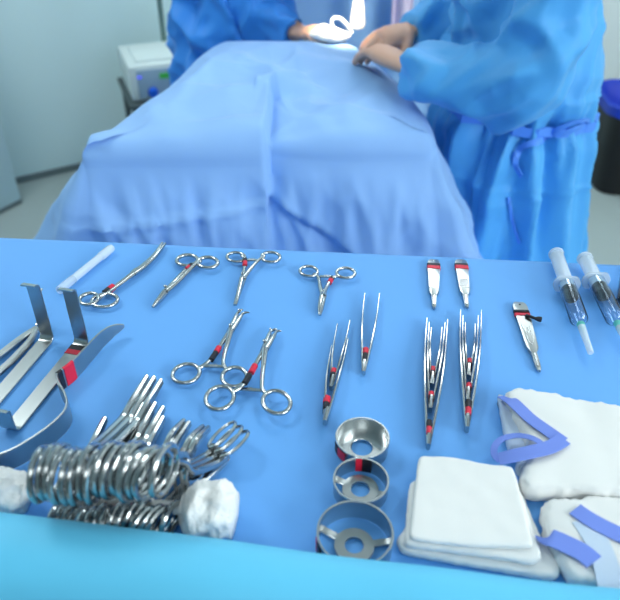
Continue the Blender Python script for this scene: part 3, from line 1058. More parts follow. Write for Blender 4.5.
def build_patient():
    poly = [(-.462, 1.262), (-.20, 1.278), (.05, 1.29), (.262, 1.30), (.262, 1.40), (.225, 1.55), (.168, 1.70), (.128, 1.81), (.10, 1.86),
            (-.235, 1.86), (-.265, 1.80), (-.335, 1.55), (-.40, 1.42)]
    d = []
    n = len(poly)
    for i in range(n):
        a, b = Vector((*poly[i], 0)), Vector((*poly[(i + 1) % n], 0))
        k = max(2, int((b - a).length / .006))
        d += [a.lerp(b, j / k) for j in range(k)]
    for _ in range(26):
        d = [(d[i - 1] + d[i] * 2 + d[(i + 1) % len(d)]) / 4 for i in range(len(d))]
    nn = len(d)
    nr = []
    for i in range(nn):
        t = d[(i + 2) % nn] - d[i - 2]
        nr.append(Vector((t.y, -t.x, 0)).normalized())
    ctr = Vector((-.08, 1.56, 0))
    ztop = lambda y: 1.0 + .037 * sst(1.28, 1.8, y)
    CX = -.088

    def stepf(x):
        return .011 * sst(CX + .004, CX - .004, x) * sst(CX - .32, CX - .05, x) - .034 * sst(CX, CX + .007, x) * max(0, 1 - (x - CX) / .20) ** 1.5

    def ws(p):
        return stepf(p.x) * sst(1.54, 1.50, p.y)

    def bumps(x, y):
        h = .012 * nz(x * 4, y * 4, 2) + .006 * ridge(nz(x * 9 + y * 5, y * 4, 11)) + .005 * (1 - abs(nz(x * 6 + 3, y * 5, 7)) * 2.2) + .003 * (1 - 2 * abs(nz(x * 11, y * 4 + x * 6, 3)))
        w = sst(1.54, 1.50, y)
        h += w * stepf(x)
        # tented fold running right from the crease
        ly = 1.535 + (x - CX) * .55
        if x > CX - .03:
            h += .016 * math.exp(-((y - ly) / .018) ** 2) * sst(CX + .16, CX, x)
        h += .030 * crumple(x * 6, y * 5, 1.5) + .007 * max(0, 1 - 8 * abs(nz(x * 3 + y * 2, y * 4 - x, 9)))
        h *= .25 + .75 * sst(1.86, 1.66, y)
        return h

    rows = []
    R = .045
    # inner top first (centre outwards)
    NI = 34
    for k in range(NI, 0, -1):
        row = []
        f = (k / NI) ** .8
        for i in range(nn):
            e = d[i] - nr[i] * R
            p = e.lerp(ctr, f)
            row.append(Vector((p.x, p.y, ztop(p.y) + ws(p) + (bumps(p.x, p.y) - ws(p)) * min(1, .35 + f * 4))))
        rows.append(row)
    for k in range(9):
        a = PI / 2 * k / 8
        row = []
        for i in range(nn):
            front = sst(.3, .8, -nr[i].y)
            sf = stepf(d[i].x) * front
            p = d[i] - nr[i] * (R * (1 - math.sin(a) * .9) - sf * math.sin(a))
            row.append(Vector((p.x, p.y, ztop(p.y) - R * (.8 + .3 * front) * (1 - math.cos(a)) + (bumps(p.x, p.y) - ws(p)) * .38 * (1 - k / 8) + sf * math.cos(a))))
        rows.append(row)
    base = rows[-1]
    ND = 90
    H = .93
    s_acc = 0
    for k in range(1, ND + 1):
        drop = H * (k / ND) ** 1.25
        row = []
        for i in range(nn):
            b = base[i]
            front = sst(.35, .85, -nr[i].y)
            left = sst(.35, .8, -nr[i].x)
            right = sst(.35, .8, nr[i].x)
            sl = .30 * front + left * (.02 + .80 * sst(1.225, 1.31, b.y) * sst(1.9, 1.6, b.y)) + right * (.08 + .40 * sst(1.50, 1.38, b.y))
            off = sl * (min(drop, .34) + max(0, drop - .34) * .25)
            z = b.z - drop
            x0 = d[i].x
            w = sst(0, .12, drop)
            # hanging folds
            q = d[i] * 1.0
            w *= .5 + .5 * max(front, left, right)
            fold = (.014 * nz(q.x * 9, q.y * 9, z * 1.6) + .013 * (1 - 2 * abs(nz(q.x * 13 + 5, q.y * 13, z * 2.2 + x0))) - .004) * w
            fold += (.007 * max(0, 1 - 9 * abs(nz(q.x * 5 + z * 3, q.y * 5, z * 4 + 6))) + .038 * crumple(q.x * 7 + 2, q.y * 7, z * 4.5) + .012 * crumple(q.x * 17, q.y * 17, z * 10)) * w
            fold += .012 * ridge(nz(q.x * 22 + z * 4, q.y * 22, z * 6)) * w * .6 + .009 * nz(q.x * 25, q.y * 25, z * 3) * w * (.4 + .6 * sst(.1, .5, drop))
            if front > .2:
                cxz = CX - .01 * drop
                fold += front * (stepf(x0 + .01 * drop) - stepf(x0)) 
                # crease of the packing fold
                fold -= front * .004 * sst(CX, CX + .006, x0) * sst(CX + .10, CX + .01, x0) * sst(.0, .05, drop)
                zl = .875 + (x0 + .1) * .10
                if x0 < cxz:
                    fold += front * .009 * math.exp(-((z - zl) / .006) ** 2)
                    fold += front * .006 * sst(zl + .004, zl - .004, z)
                # second layer tucked under on the right
                zd = .879 - .64 * (x0 + .0976)
                if x0 > cxz:
                    fold -= front * .018 * sst(zd + .004, zd - .004, z)
                # pulled fold near the right corner
                fold -= front * .022 * math.exp(-((x0 - .185) / (.004 + .06 * sst(.05, .4, drop))) ** 2) * sst(.06, .2, drop)
                fold += front * .012 * math.exp(-((x0 + .25) / .02) ** 2) * sst(.0, .1, drop) * sst(.4, .2, drop)
                fold += front * .009 * math.exp(-((x0 + .19 + drop * .12) / .014) ** 2) * sst(.0, .08, drop)
            p = Vector((b.x, b.y, 0)) + nr[i] * (off + fold)
            p.x += .13 * min(drop, .34) * front * sst(-.28, -.44, x0)
            row.append(Vector((p.x, p.y, z)))
        rows.append(row)
    m = MB()
    m.ringgrid(rows, cap0=True, cap1=False)
    o = m.build('patient_drape', M['patient_drape'], None, 75)
    tag(o, 'pale blue surgical drape covering the operating table behind the instruments', 'drape')


build_patient()
ot = thing('operating_table', (-.07, 1.6, 0), 'operating table standing under the pale blue surgical drape', 'table')
MB().box((-.07, 1.60, .93), (.26, .5, .07), 0, .02).build('mattress', M['dgrey'], ot)
MB().box((-.07, 1.60, .47), (.2, .28, .85), 0, .03).build('column', M['frame'], ot)
MB().box((-.07, 1.60, .03), (.34, .5, .06), 0, .02).build('base', M['frame'], ot)


# ---- people
def remesh(mb, voxel, smooth_it=4):
    bm = mb.bm
    me = bpy.data.meshes.new('tmp')
    bmesh.ops.recalc_face_normals(bm, faces=bm.faces)
    bm.to_mesh(me); bm.free()
    o = bpy.data.objects.new('tmp', me)
    COL.objects.link(o)
    md = o.modifiers.new('r', 'REMESH'); md.mode = 'VOXEL'; md.voxel_size = voxel
    if smooth_it:
        sm = o.modifiers.new('s', 'SMOOTH'); sm.factor = .5; sm.iterations = smooth_it
    dg = bpy.context.evaluated_depsgraph_get()
    dg.update()
    ev = o.evaluated_get(dg)
    me2 = bpy.data.meshes.new_from_object(ev, depsgraph=dg)
    COL.objects.unlink(o)
    bpy.data.objects.remove(o)
    bpy.data.meshes.remove(me)
    return me2


def me_obj(name, me, m, parent):
    me.name = name
    me.materials.clear()
    me.materials.append(m)
    off = parent_loc(parent)
    me.transform(Matrix.Translation(-off))
    for p in me.polygons: p.use_smooth = True
    o = bpy.data.objects.new(name, me)
    COL.objects.link(o)
    o.parent = parent
    return o


def ell_loft(mb, secs, n=40):
    """secs: (cx, cy, z, rx, ry)"""
    rings = []
    zz = [s[2] for s in secs]
    out = []
    for i in range(len(secs) - 1):
        for k in range(6):
            f = k / 6
            out.append([secs[i][j] + (secs[i + 1][j] - secs[i][j]) * (f * f * (3 - 2 * f) * .5 + f * .5) if j != 2 else secs[i][2] + (secs[i + 1][2] - secs[i][2]) * f for j in range(5)])
    out.append(list(secs[-1]))
    for cx, cy, z, rx, ry in out:
        rings.append([Vector((cx + rx * math.cos(2 * PI * k / n), cy + ry * math.sin(2 * PI * k / n), z)) for k in range(n)])
    mb.ringgrid(rings)


def hand(mb, wrist, knuckle, normal, thumb_side, curl=.22):
    """palm from wrist to knuckle line, four fingers curling to -normal, thumb at the side"""
    w, k = Vector(wrist), Vector(knuckle)
    d = (k - w).normalized()
    nrm = (Vector(normal) - d * Vector(normal).dot(d)).normalized()
    s = d.cross(nrm).normalized() * thumb_side
    L = (k - w).length
    mb.tube([w - d * .012, w, w + d * L * .35, w + d * L * .75, k + d * .004], [.025, .025, .034, .040, .034], 16, up=nrm, flat=.52)
    for i, (off, ln) in enumerate(((.030, .070), (.010, .080), (-.010, .074), (-.029, .058))):
        b = k + s * off - d * .010
        dirv = d + s * off * 3.0
        dirv.normalize()
        pts = [b, ]
        ang = .15
        seg = [ln * .46, ln * .32, ln * .24]
        p = b + dirv * .012
        pts.append(p)
        for q in seg:
            ang += curl * (1.0 + .15 * i)
            p = p + (dirv * math.cos(ang) - nrm * math.sin(ang)) * q
            pts.append(p)
        mb.tube(smooth(pts, 4), [.0095, .0092, .0088, .0082, .0066], 10)
    b = w + d * L * .22 + s * .022
    t1 = b + (d * .55 + s * .62 - nrm * .25).normalized() * .042
    t2 = t1 + (d * .85 + s * .15 - nrm * .4).normalized() * .03
    t3 = t2 + (d * .9 - s * .15 - nrm * .45).normalized() * .024
    mb.tube(smooth([b - s * .012, b, t1, t2, t3], 4), [.014, .0145, .0115, .0100, .0078], 10)


def rot_about(p, c, a):
    v = Vector(p) - Vector(c)
    return Vector(c) + Vector((v.x * math.cos(a) - v.y * math.sin(a), v.x * math.sin(a) + v.y * math.cos(a), v.z))


def person(label, foot, face, arms, gown_m, cloth_secs, foldfn, stature=1.72, lean=(0, 0), sleeve=(.080, .080, .072, .046)):
    """face: heading angle of the facing direction; arms: two (shoulder, elbow, wrist, knuckle, normal, side)"""
    cx, cy = foot
    fd = Vector((math.cos(face), math.sin(face), 0))
    sd = Vector((-fd.y, fd.x, 0))
    r = thing('person', (cx, cy, 0), label, 'person')
    hz = stature - .12
    mb = MB()
    hc = Vector((cx, cy, hz)) + fd * (.05 + lean[0])
    rotm = Matrix.Rotation(face, 3, 'Z')
    tiltm = rotm @ Matrix.Rotation(.45, 3, 'Y')
    # head looking down at the field
    mb.ball(hc, (.098, .077, .115), tiltm, 28)
    X = lambda a, b, c_: hc + tiltm @ Vector((a, b, c_))
    mb.ball(X(.045, 0, -.06), (.055, .055, .055), tiltm, 18)
    mb.tube([X(.088, 0, .01), X(.108, 0, -.025), X(.098, 0, -.035)], [.008, .013, .010], 10)
    for q in (-1, 1):
        mb.ball(X(-.005, q * .077, -.01), (.018, .008, .03), tiltm, 12)
        mb.ball(X(.07, q * .045, -.03), (.03, .025, .02), tiltm, 12)
        mb.ball(X(.085, q * .03, .022), (.014, .022, .008), tiltm, 12)
    mb.tube([X(.085, -.02, -.068), X(.097, 0, -.068), X(.085, .02, -.068)], .008, 10)
    neck0 = Vector((cx, cy, 1.36)) + fd * (.01 + lean[0] * .6)
    mb.tube([neck0, hc + fd * -.02 - UP * .05], [.068, .058], 16)
    # torso, hips
    w = [(1.42, .05, .085), (1.36, .072, .14), (1.25, .082, .135), (1.08, .088, .13), (.95, .10, .145), (.85, .11, .16), (.78, .08, .14)]
    rings = []
    for z, a, b in w:
        l_ = lean[0] * sst(.9, 1.4, z) + .022 * sst(1.0, 1.25, z)
        c_ = Vector((cx, cy, z)) + fd * l_
        rings.append([c_ + fd * (a * math.cos(2 * PI * k / 28)) + sd * (b * math.sin(2 * PI * k / 28)) for k in range(28)])
    mb.ringgrid(rings)
    for q in (-1, 1):
        hip = Vector((cx, cy, .86)) + sd * q * .085
        kn = Vector((cx, cy, .48)) + sd * q * .09 + fd * .015
        an = Vector((cx, cy, .08)) + sd * q * .095 - fd * .01
        mb.tube(smooth([hip, kn, an], 6), [.088, .070, .056, .055, .04], 14)
        mb.tube([an, an + fd * .05 - UP * .035, an + fd * .14 - UP * .05], [.04, .038, .028], 12)
    for (sh, el, wr, kn, nm, side) in arms:
        sh, el, wr = Vector(sh), Vector(el), Vector(wr)
        mb.tube(smooth([neck0 - UP * .03, sh, el, wr], 6), [.05, .05, .043, .04, .036, .030, .026], 14)
        hand(mb, wr, kn, nm, side)
    body = remesh(mb, .0048, 2)
    me_obj('body', body, M['skin'], r)
    # eyes behind the lids
    for q in (-1, 1):
        e = MB().ball(X(.082, q * .031, .004), (.0125, .0125, .0125), None, 16).build('eye', M['eyew'], r)
        MB().ball(X(.092, q * .031, .002), (.0045, .0058, .0058), tiltm, 10).build('iris', M['iris'], e)
    # cap: upper part of a slightly larger head
    rings = []
    for k in range(9):
        a = PI / 2 * k / 8
        ring = []
        for j in range(32):
            t = 2 * PI * j / 32
            ring.append(X(-.012 + .104 * math.cos(t) * math.cos(a * .98), .086 * math.sin(t) * math.cos(a * .98), .028 - .02 * (1 - math.cos(t)) * .5 + .10 * math.sin(a)))
        rings.append(ring)
    MB().ringgrid(rings, cap0=False).build('surgical_cap', M['cap'], r)
    # mask
    rows = []
    for i in range(9):
        z = -.012 - .085 * i / 8
        row = []
        for j in range(17):
            t = -1.25 + 2.5 * j / 16
            bulge = .016 * math.cos(t) * (1 if i < 5 else 1 - (i - 4) * .12)
            row.append(X((.105 + bulge - .012 * (i > 6)) * math.cos(t) * (1 if i < 6 else .97), .086 * math.sin(t), z))
        rows.append(row)
    mk = MB().ringgrid(rows, closed=False).build('face_mask', M['mask'], r)
    so = mk.modifiers.new('thickness', 'SOLIDIFY'); so.thickness = .002
    # shoes
    for q in (-1, 1):
        an = Vector((cx, cy, 0)) + sd * q * .095
        rings = []
        for k in range(12):
            f = k / 11
            c_ = an + fd * (-.075 + .26 * f)
            wd = .046 * math.sin(PI * (.12 + .80 * f)) ** .5
            ht = .085 - .045 * sst(.25, .8, f)
            rings.append([c_ + sd * (wd * math.cos(t)) + UP * max(.001, ht * .5 + ht * .5 * math.sin(t)) for t in [2 * PI * j / 16 for j in range(16)]])
        MB().ringgrid(rings).build('shoe', M['shoe'], r)
    # gown
    g = MB()
    rings = []
    secs = []
    for i in range(len(cloth_secs) - 1):
        for k in range(6):
            f = k / 6
            secs.append([cloth_secs[i][j] + (cloth_secs[i + 1][j] - cloth_secs[i][j]) * f for j in range(4)])
    secs.append(list(cloth_secs[-1]))
    for z, a, b, sh in secs:
        c_ = Vector((cx, cy, z)) + fd * (sh + lean[0] * sst(.9, 1.4, z))
        rings.append([c_ + fd * (a * math.cos(2 * PI * k / 40)) + sd * (b * math.sin(2 * PI * k / 40)) for k in range(40)])
    g.ringgrid(rings)
    for (sh, el, wr, kn, nm, side) in arms:
        sh, el, wr = Vector(sh), Vector(el), Vector(wr)
        inn = sh.lerp(neck0, .45)
        g.tube(smooth([inn - UP * .04, sh, el, wr], 8), [.08, .085, sleeve[0], sleeve[0] * .96, sleeve[1], sleeve[1], sleeve[2], sleeve[2] * .85, sleeve[3]], 24)
    gm = remesh(g, .0075, 3)
    gm.update()
    vs = [v.co.copy() for v in gm.vertices]
    ns = [v.normal.copy() for v in gm.vertices]
    for v, co, n_ in zip(gm.vertices, vs, ns):
        v.co = co + n_ * foldfn(co, n_)
    gm.update()
    bvh = BVHTree.FromPolygons([v.co.copy() for v in gm.vertices], [tuple(p.vertices) for p in gm.polygons])
    go = me_obj('gown', gm, gown_m, r)
    return r, bvh, go


def ridge(v):
    return 1 - 2.4 * abs(v)


# right surgeon: left side towards the camera, working over the patient
RS_arms = [((.46, 1.45, 1.40), (.42, 1.345, 1.118), tuple(Q(412, 69, 1.46)), tuple(Q(379, 52, 1.58)), (.1, 0, 1), 1),
           ((.47, 1.80, 1.40), (.41, 1.82, 1.12), tuple(Q(411, 29, 1.76)), tuple(Q(383, 40, 1.73)), (.0, -.3, 1), -1)]


def fold_r(co, n_):
    x, y, z = co
    a = 0
    arm = sst(.44, .36, x) * sst(1.0, 1.03, z) + (sst(1.47, 1.40, y) * sst(1.0, 1.05, z))
    arm = min(1, arm)
    u = x * .75 + z * .66
    v = -x * .66 + z * .75
    a += arm * (.026 * ridge(nz(u * 4 + 1, v * 12, y * 4)) - .012 + .008 * ridge(nz(u * 6, v * 18, y * 8 + 4)) - .003)
    a += arm * (.018 * max(0, 1 - 7 * abs(nz(u * 3.5 + 2, v * 8, y * 4))) + .010 * max(0, 1 - 7 * abs(nz(u * 7, v * 4 + 7, y * 5))) + .016 * crumple(u * 4, v * 9, y * 5) + .005 * crumple(u * 12, v * 18, y * 12))
    a += (1 - arm) * (.010 * max(0, 1 - 8 * abs(nz(x * 4 + 3, y * 4, z * 3))) + .016 * crumple(x * 5, y * 5, z * 3.5) + .004 * crumple(x * 12, y * 12, z * 8))
    low = sst(1.06, .9, z)
    cinch = math.exp(-((z - .955) / .035) ** 2)
    ang = math.atan2(y - 1.62, x - .49)
    a += (1 - arm) * low * (.034 * ridge(nz(ang * 2.6, z * 1.3, 3)) - .012 + .016 * ridge(nz(ang * 6, z * 2.0, 8)) - .003)
    a += (1 - arm) * (.026 * ridge(nz(x * 6 + z * 4, y * 6, z * 6)) - .010 + .005 * ridge(nz(x * 12 - z * 8, y * 12, z * 9)) - .002) * sst(.8, 1.0, z)
    a += (1 - arm) * cinch * (-.014 + .005 * math.sin(ang * 23 + nz(ang * 4, 0, 0) * 4))
    a -= .035 * math.exp(-((ang + .42 + .1 * sst(.9, .5, z)) / .06) ** 2) * sst(.93, .85, z)
    # packing creases
    a += (1 - arm) * .005 * math.exp(-((z - (.83 - .10 * (x - .4))) / .006) ** 2)
    a += (1 - arm) * .005 * math.exp(-((z - (1.035 - .12 * (x - .4))) / .006) ** 2)
    # hanging back flap
    return a


rs, rs_bvh, rs_gown = person('person in blue gown with bare hands over the field, side turned, waist tie showing', (.487, 1.62), PI, RS_arms, M['gown'],
                    [(.26, .225, .27, -.02), (.55, .20, .25, -.015), (.85, .172, .215, -.005), (.955, .158, .195, 0), (1.05, .158, .185, 0), (1.2, .138, .175, .026), (1.34, .118, .168, .034), (1.42, .09, .13, .02), (1.47, .07, .075, .02)], fold_r)

LS_arms = [((-.14, 2.03, 1.38), (-.145, 2.05, 1.085), tuple(Q(298, 33, 1.93)), tuple(Q(318, 33, 1.85)), (0, 0, 1), -1),
           ((-.16, 2.38, 1.38), (-.01, 2.30, 1.24), (.06, 2.0, 1.25), (.10, 1.905, 1.225), (0, 0, 1), 1)]


def fold_l(co, n_):
    x, y, z = co
    a = .022 * ridge(nz(x * 8 + z * 6, y * 8, z * 5)) - .008
    a += .016 * ridge(nz(x * 14, y * 12, z * 13 + 3)) - .003
    a += .014 * max(0, 1 - 7 * abs(nz(x * 5 + z * 3, y * 5, z * 4))) + .020 * crumple(x * 5, y * 5, z * 6) + .006 * crumple(x * 12, y * 12, z * 12)
    low = sst(1.0, .9, z)
    ang = math.atan2(y - 2.2, x + .2)
    a += low * (.014 * ridge(nz(ang * 2.6, z * 1.3, 5)) - .004)
    return a


ls, ls_bvh, ls_gown = person('person in deeper blue gown at the far left of the operating table, turned right', (-.25, 2.2), -.12, LS_arms, M['gown2'],
                    [(.26, .2, .25, 0), (.55, .18, .23, 0), (.85, .16, .21, 0), (.955, .15, .2, 0), (1.05, .155, .20, 0), (1.2, .15, .20, 0), (1.34, .13, .185, 0), (1.42, .09, .13, 0), (1.47, .07, .075, .01)], fold_l)


# waist tie of the right surgeon, laid on the gown
def on_gown(bvh, px, py, off=.004):
    o = Vector((0, 0, CAMZ))
    hit = bvh.ray_cast(o, ray(px, py).normalized())
    if hit[0] is None: return None, None
    n_ = hit[1]
    if n_.dot(ray(px, py)) > 0: n_ = -n_
    return hit[0] + n_ * off, n_


def tie_strip(bvh, pxs, w, parent, name, off=.005):
    pts, ups = [], []
    for q in pxs:
        p, n_ = on_gown(bvh, *q, off)
        if p is not None:
            pts.append(p); ups.append(n_)
    if len(pts) < 3: return
    # smooth away fold noise
    for _ in range(2):
        pts = [pts[0]] + [(pts[i - 1] + pts[i] * 2 + pts[i + 1]) / 4 for i in range(1, len(pts) - 1)] + [pts[-1]]
        ups = [ups[0]] + [(ups[i - 1] + ups[i] * 2 + ups[i + 1]).normalized() for i in range(1, len(ups) - 1)] + [ups[-1]]
    MB().sweep(pts, w, .0025, up=ups).build(name, M['tie'], parent)


def lerp_px(pts, k=6):
    return [(p.x, p.y) for p in smooth([Vector((a, b, 0)) for a, b in pts], k)]


# waistband all the way round
cz = None
ringp, ringn = [], []
for k in range(72):
    a = 2 * PI * k / 72
    d = Vector((math.cos(a), math.sin(a), 0))
    z = .952 - .012 * math.cos(a - .6)
    o = Vector((.487, 1.62, z)) + d * .6
    hit = rs_bvh.ray_cast(o, -d)
    rr = (Vector((hit[0].x, hit[0].y, 0)) - Vector((.49, 1.62, 0))).length if hit[0] else .18
    ringp.append((min(rr, .24), z, d))
rad = [q[0] for q in ringp]
for _ in range(2):
    rad = [max(rad[i], (rad[i - 1] + rad[i] + rad[(i + 1) % 72]) / 3) for i in range(72)]
mb = MB()
rows = []
for (q, z, d), rr in zip(ringp, rad):
    c_ = Vector((.487, 1.62, z)) + d * (rr + .003)
    rows.append([c_ - UP * .011, c_ - UP * .011 + d * .003, c_ + UP * .011 + d * .003, c_ + UP * .011])
mb.ringgrid(rows, loop=True)
mb.build('waist_tie', M['tie'], rs_gown)
tie_strip(rs_bvh, lerp_px([(584, 121), (570, 128), (552, 134), (535, 143), (518, 152), (513, 156)]), .014, rs_gown, 'tie_end', .012)
tie_strip(rs_bvh, lerp_px([(513, 153), (516, 162), (521, 170), (524, 175)]), .012, rs_gown, 'tie_end', .010)
tie_strip(rs_bvh, lerp_px([(508, 197), (511, 210), (515, 225), (521, 243)]), .007, rs_gown, 'tie_end', .006)
tie_strip(rs_bvh, lerp_px([(555, 132), (566, 121), (578, 117), (585, 119), (582, 130)]), .010, rs_gown, 'tie_bow', .014)

# ---- surgical field
fx = Q(331, 37, 1.80)
m = MB()
rings = []
for i in range(25):
    f = i / 24
    a = PI * f
    ring = []
    cpos = Q(309 + 42 * f, 37, 1.80)
    cpos.z = 1.060 + .004 * math.sin(f * 6)
    rr = max(.002, .024 * math.sin(a) ** .6)
    for k in range(20):
        t = 2 * PI * k / 20
        q = cpos + Vector((0, math.cos(t) * rr * 1.2, math.sin(t) * rr * .85))
        q += Vector((0, math.cos(t), math.sin(t))) * nz(q.x * 40, q.y * 40, q.z * 40) * .006
        ring.append(q)
    rings.append(ring)
m.ringgrid(rings)
o = m.build('wound_gauze', M['cotton'], None, 180)
tag(o, 'bunched white gauze glowing under the operating lamp', 'gauze')

b0, b1 = Q(357, 38, 1.81), Q(359, -16, 1.81)
b0.z = max(b0.z, 1.072)
ax = (b1 - b0).normalized(); L = (b1 - b0).length
r = thing('surgical_instrument', b0, 'white upright instrument with an orange top held over the wound', 'instrument')
MB().lathe(b0, [(.001, 0), (.017, .002), (.020, L * .12), (.014, L * .5), (.010, L * .74), (.0095, L * .76), (.001, L * .76)], 24, ax).build('white_body', M['gauze'], r)
MB().lathe(b0 + ax * (L * .764), [(.001, 0), (.013, 0), (.014, .008), (.013, .05), (.009, .058), (.001, .058)], 20, ax).build('orange_grip', M['orange'], r)
pts = [Q(x, y, 1.80) for x, y in ((352, 33), (347, 25), (340, 18.5), (334, 18.5), (331.5, 23), (334, 28))]
o = MB().tube(smooth(pts, 6), .0042, 10).build('suction_tube', M['tube'], None)
tag(o, 'pale curled tube looping above the bright gauze', 'tube')

# screen drape behind the field
s = thing('drape_screen', (.20, 2.62, 0), 'blue cloth screen hanging behind the operating field', 'screen')
rows = []
for i in range(61):
    x = -.12 + .62 * i / 60
    rows.append([Vector((x, 2.62 + .018 * math.sin(x * 34 + nz(x * 6, 0, 2) * 3) + .012 * nz(x * 9, z * 3, 1), z)) for z in [1.56 - 1.2 * k / 40 for k in range(41)]])
so = MB().ringgrid(rows, closed=False).build('cloth', M['screen'], s, 75)
md = so.modifiers.new('thickness', 'SOLIDIFY'); md.thickness = .003
MB().tube([(-.14, 2.62, 1.565), (.52, 2.62, 1.565)], .011, 12).build('bar', M['frame'], s)
for x in (-.14, .52):
    MB().tube([(x, 2.62, 0), (x, 2.62, 1.565)], .012, 12).build('post', M['frame'], s)
rows = []
for i in range(15):
    f = i / 14
    a, b_ = Q(392 + 22 * f, 0, 2.55), Q(390 + 20 * f, 40, 2.55)
    rows.append([a.lerp(b_, k / 12 * 1.6 - .6) + Vector((0, .012 * math.sin(f * 9), 0)) for k in range(13)])
tw = MB().ringgrid(rows, closed=False).build('lit_patch_towel', M['lilac'], None, 75)  # cloth added for a pinkish lit patch; its pale colour stands for light
md = tw.modifiers.new('thickness', 'SOLIDIFY'); md.thickness = .004
tag(tw, 'pale lilac towel added as a lit patch in front of the blue screen', 'towel')

# ============================================================ the room
def struct(o):
    o['kind'] = 'structure'
    return o


W0 = Vector((-1.434, 3.107, 0))
WD = Vector((.85, .527, 0)).normalized()
WN = Vector((WD.y, -WD.x, 0))
wc = W0 + WD * 2.9                     # corner


def slab(name, a, b, h, th, m):
    d = (b - a); L = d.length; d.normalize()
    n_ = Vector((-d.y, d.x, 0))
    c_ = (a + b) / 2 + n_ * th / 2
    return struct(MB().box((c_.x, c_.y, h / 2), (L, th, h), math.atan2(d.y, d.x)).build(name, m, None, flat=True))


slab('wall_left', W0 - WD * 2.6, wc, 3.0, .1, M['wall'])
slab('wall_right', wc, wc + WN * 6.4, 3.0, .1, M['wallw'])
b0 = W0 - WD * 2.6 + WN * .006
b1 = wc + WN * .006
o = MB().box(((b0 + b1).x / 2, (b0 + b1).y / 2, .015), ((b1 - b0).length, .012, .03), math.atan2(WD.y, WD.x)).build('baseboard_left', M['skirt'], None, flat=True)
struct(o)
struct(MB().box((.4, .4, -.03), (11, 11, .06)).build('floor', M['floor'], None, flat=True))
rc0 = W0 - WD * 2.6
rc1, rc2 = wc + WN * 6.4, rc0 + WN * 6.4
slab('wall_back', rc1, rc2, 3.0, .1, M['wallg'])
slab('wall_front', rc2, rc0, 3.0, .1, M['wallg'])
mid = (wc + rc2) / 2
struct(MB().box((mid.x, mid.y, 3.05), ((wc - rc0).length + .3, 6.7, .1), math.atan2(WD.y, WD.x)).build('ceiling', M['ceil'], None, flat=True))
# door leaf standing open at the left
dp = Q(18, 198, 1).normalized()
d = ray(18, 198)
hg = Vector((0, 0, CAMZ)) + d * ((.02 - CAMZ) / d.z)
d2 = ray(0, 207)
hg2 = Vector((0, 0, CAMZ)) + d2 * ((.02 - CAMZ) / d2.z)
dd = (hg2 - hg).normalized()
e = hg + dd * .95
nrm = Vector((-dd.y, dd.x, 0))
c_ = (hg + e) / 2
dl = struct(MB().box((c_.x, c_.y, 1.07), (.95, .045, 2.1), math.atan2(dd.y, dd.x), .004).build('door_1', M['door'], None))
# dark seal along the foot of the door
struct(MB().box((c_.x, c_.y, .012), (.95, .05, .02), math.atan2(dd.y, dd.x)).build('trim_1', M['skirt'], None))

# electrosurgical unit on its cart
CD = Vector((.937, .349, 0)).normalized()
CN = Vector((CD.y, -CD.x, 0))
ca = math.atan2(CD.y, CD.x)
cc = Vector((-.626, 3.18, 0))
LX = lambda a, b, z: Vector((cc.x, cc.y, 0)) + CD * a + CN * b + UP * z     # a along the wall, b out from the wall
cart = thing('equipment_cart', cc, 'grey equipment cart with a thin pole by the left wall', 'cart')
MB().box(LX(0, 0, .450), (.46, .40, .02), ca, .004).build('top_shelf', M['dgrey'], cart)
MB().box(LX(0, 0, .18), (.44, .38, .02), ca, .004).build('lower_shelf', M['dgrey'], cart)
for sx in (-1, 1):
    for sy in (-1, 1):
        p = LX(sx * .205, sy * .175, 0)
        MB().tube([p + UP * .05, p + UP * .44], .013, 10).build('leg', M['dgrey'], cart)
        MB().lathe(p + UP * .025 - CD * .008, [(.001, 0), (.024, 0), (.025, .004), (.025, .012), (.024, .016), (.001, .016)], 18, CD).build('caster', M['rubber'], cart)
dv = thing('surgical_generator', LX(0, 0, .462), 'white boxed electrosurgical device with lit front panel on the cart', 'device')
MB().box(LX(0, 0, .538), (.42, .34, .150), ca, .012).build('casing', M['device'], dv)
MB().box(LX(0, 0, .616), (.34, .24, .012), ca, .004).build('top_lid', M['device'], dv)
MB().box(LX(.01, .172, .536), (.38, .01, .12), ca, .003).build('front_panel', M['panel'], dv)
MB().box(LX(-.06, .179, .566), (.05, .006, .022), ca).build('green_display', M['screeng'], dv)
MB().box(LX(-.03, .179, .586), (.03, .006, .014), ca).build('violet_light', M['led'], dv)
MB().box(LX(-.17, .179, .570), (.016, .006, .010), ca).build('violet_light', M['led'], dv)
for k, a in enumerate((-.12, -.03, .06)):
    MB().lathe(LX(a, .177, .500), [(.001, 0), (.022, 0), (.022, .008), (.016, .03), (.001, .03)], 18, CN).build('socket', M['plug'], dv)

pb = LX(.01, -.187, 0)
MB().tube([pb + UP * .462, pb + UP * 1.9], .012, 12).build('pole', M['pole'], cart)
for q in (-1, 1):
    MB().tube(smooth([pb + UP * 1.88, pb + UP * 1.9 + CD * q * .07, pb + UP * 1.93 + CD * q * .09], 5), .005, 8).build('hook', M['pole'], cart)

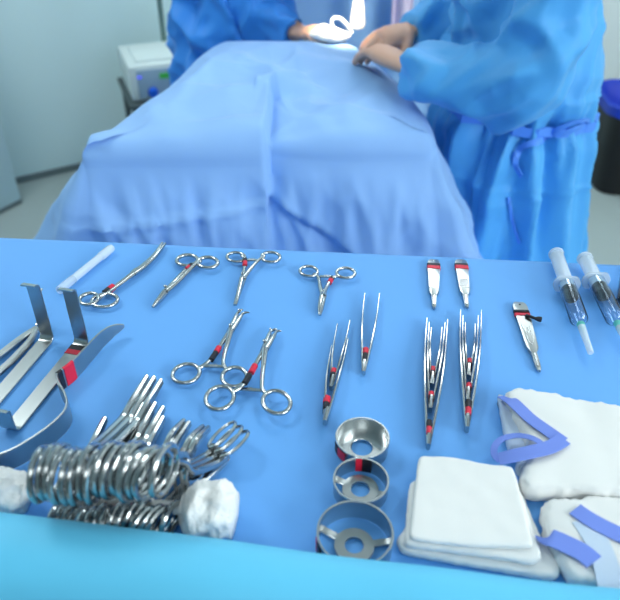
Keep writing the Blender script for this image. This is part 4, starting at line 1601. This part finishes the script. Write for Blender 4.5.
# black bin at the right
d = ray(612, 195)
bp = Vector((0, 0, CAMZ)) + d * (-CAMZ / d.z)
bn = thing('waste_bin', bp + Vector((.12, .2, 0)), 'black waste bin with a blue bag beside the right wall', 'bin')
bc = bp + Vector((.13, .165, 0))
rings = []
for z, sx in ((0, .19), (.005, .195), (.2, .205), (.37, .215), (.38, .222), (.4, .222), (.4, .208), (.02, .185)):
    ring = []
    for k in range(40):
        a = 2 * PI * k / 40
        cxx = abs(math.cos(a)) ** .45 * math.copysign(1, math.cos(a))
        sxx = abs(math.sin(a)) ** .45 * math.copysign(1, math.sin(a))
        ring.append(bc + Vector((cxx * sx, sxx * sx * .9, z)))
    rings.append(ring)
MB().ringgrid(rings).build('bin_body', M['bin'], bn)
rings = []
for z, sx in ((.375, .226), (.42, .23), (.43, .222), (.40, .20), (.30, .185), (.28, .05)):
    ring = []
    for k in range(60):
        a = 2 * PI * k / 60
        cxx = abs(math.cos(a)) ** .45 * math.copysign(1, math.cos(a))
        sxx = abs(math.sin(a)) ** .45 * math.copysign(1, math.sin(a))
        ring.append(bc + Vector((cxx * sx, sxx * sx * .9, z + .01 * nz(a * 4, z * 9, 2))))
    rings.append(ring)
MB().ringgrid(rings, cap0=False).build('bag', M['bag'], bn)

# ============================================================ light
w = bpy.data.worlds.new('world')
scn.world = w
w.use_nodes = True
bg = w.node_tree.nodes['Background']
bg.inputs['Color'].default_value = (.82, .92, 1.0, 1)
bg.inputs['Strength'].default_value = .62


def area(name, loc, target, size, energy, color=(1, 1, 1), sy=None):
    l = bpy.data.lights.new(name, 'AREA')
    l.energy = energy
    l.color = color
    l.shape = 'RECTANGLE'
    l.size = size
    l.size_y = sy or size
    o = bpy.data.objects.new(name, l)
    COL.objects.link(o)
    o.location = loc
    o.rotation_euler = (Vector(target) - Vector(loc)).to_track_quat('-Z', 'Y').to_euler()
    return o


LC = (.93, .985, .98)
area('ceiling_panel', (1.15, 1.35, 2.97), (.5, 1.1, 0), .6, 15, LC)
area('ceiling_panel', (-1.5, 1.7, 2.97), (-1.6, 2.0, 0), .9, 46, LC)
area('ceiling_panel', (.0, -1.1, 2.97), (0, -1.0, 0), .9, 9.5, LC)
area('ceiling_panel', (.7, 3.2, 2.97), (.7, 3.1, 0), .9, 40, LC)
area('side_fill', (2.5, -1.1, 2.2), (-.1, 1.5, .9), 2.0, 122, LC, 1.2)  # added soft fill from the right for upright cloth; no real window
sl = bpy.data.lights.new('operating_lamp', 'SPOT')
sl.energy = 2600
sl.color = (1, .80, .52)
sl.spot_size = math.radians(5.2)
sl.spot_blend = .7
sl.shadow_soft_size = .06
so = bpy.data.objects.new('operating_lamp', sl)
COL.objects.link(so)
so.location = (.16, 1.22, 2.5)
so.rotation_euler = (Vector((.090, 1.835, 1.085)) - so.location).to_track_quat('-Z', 'Y').to_euler()
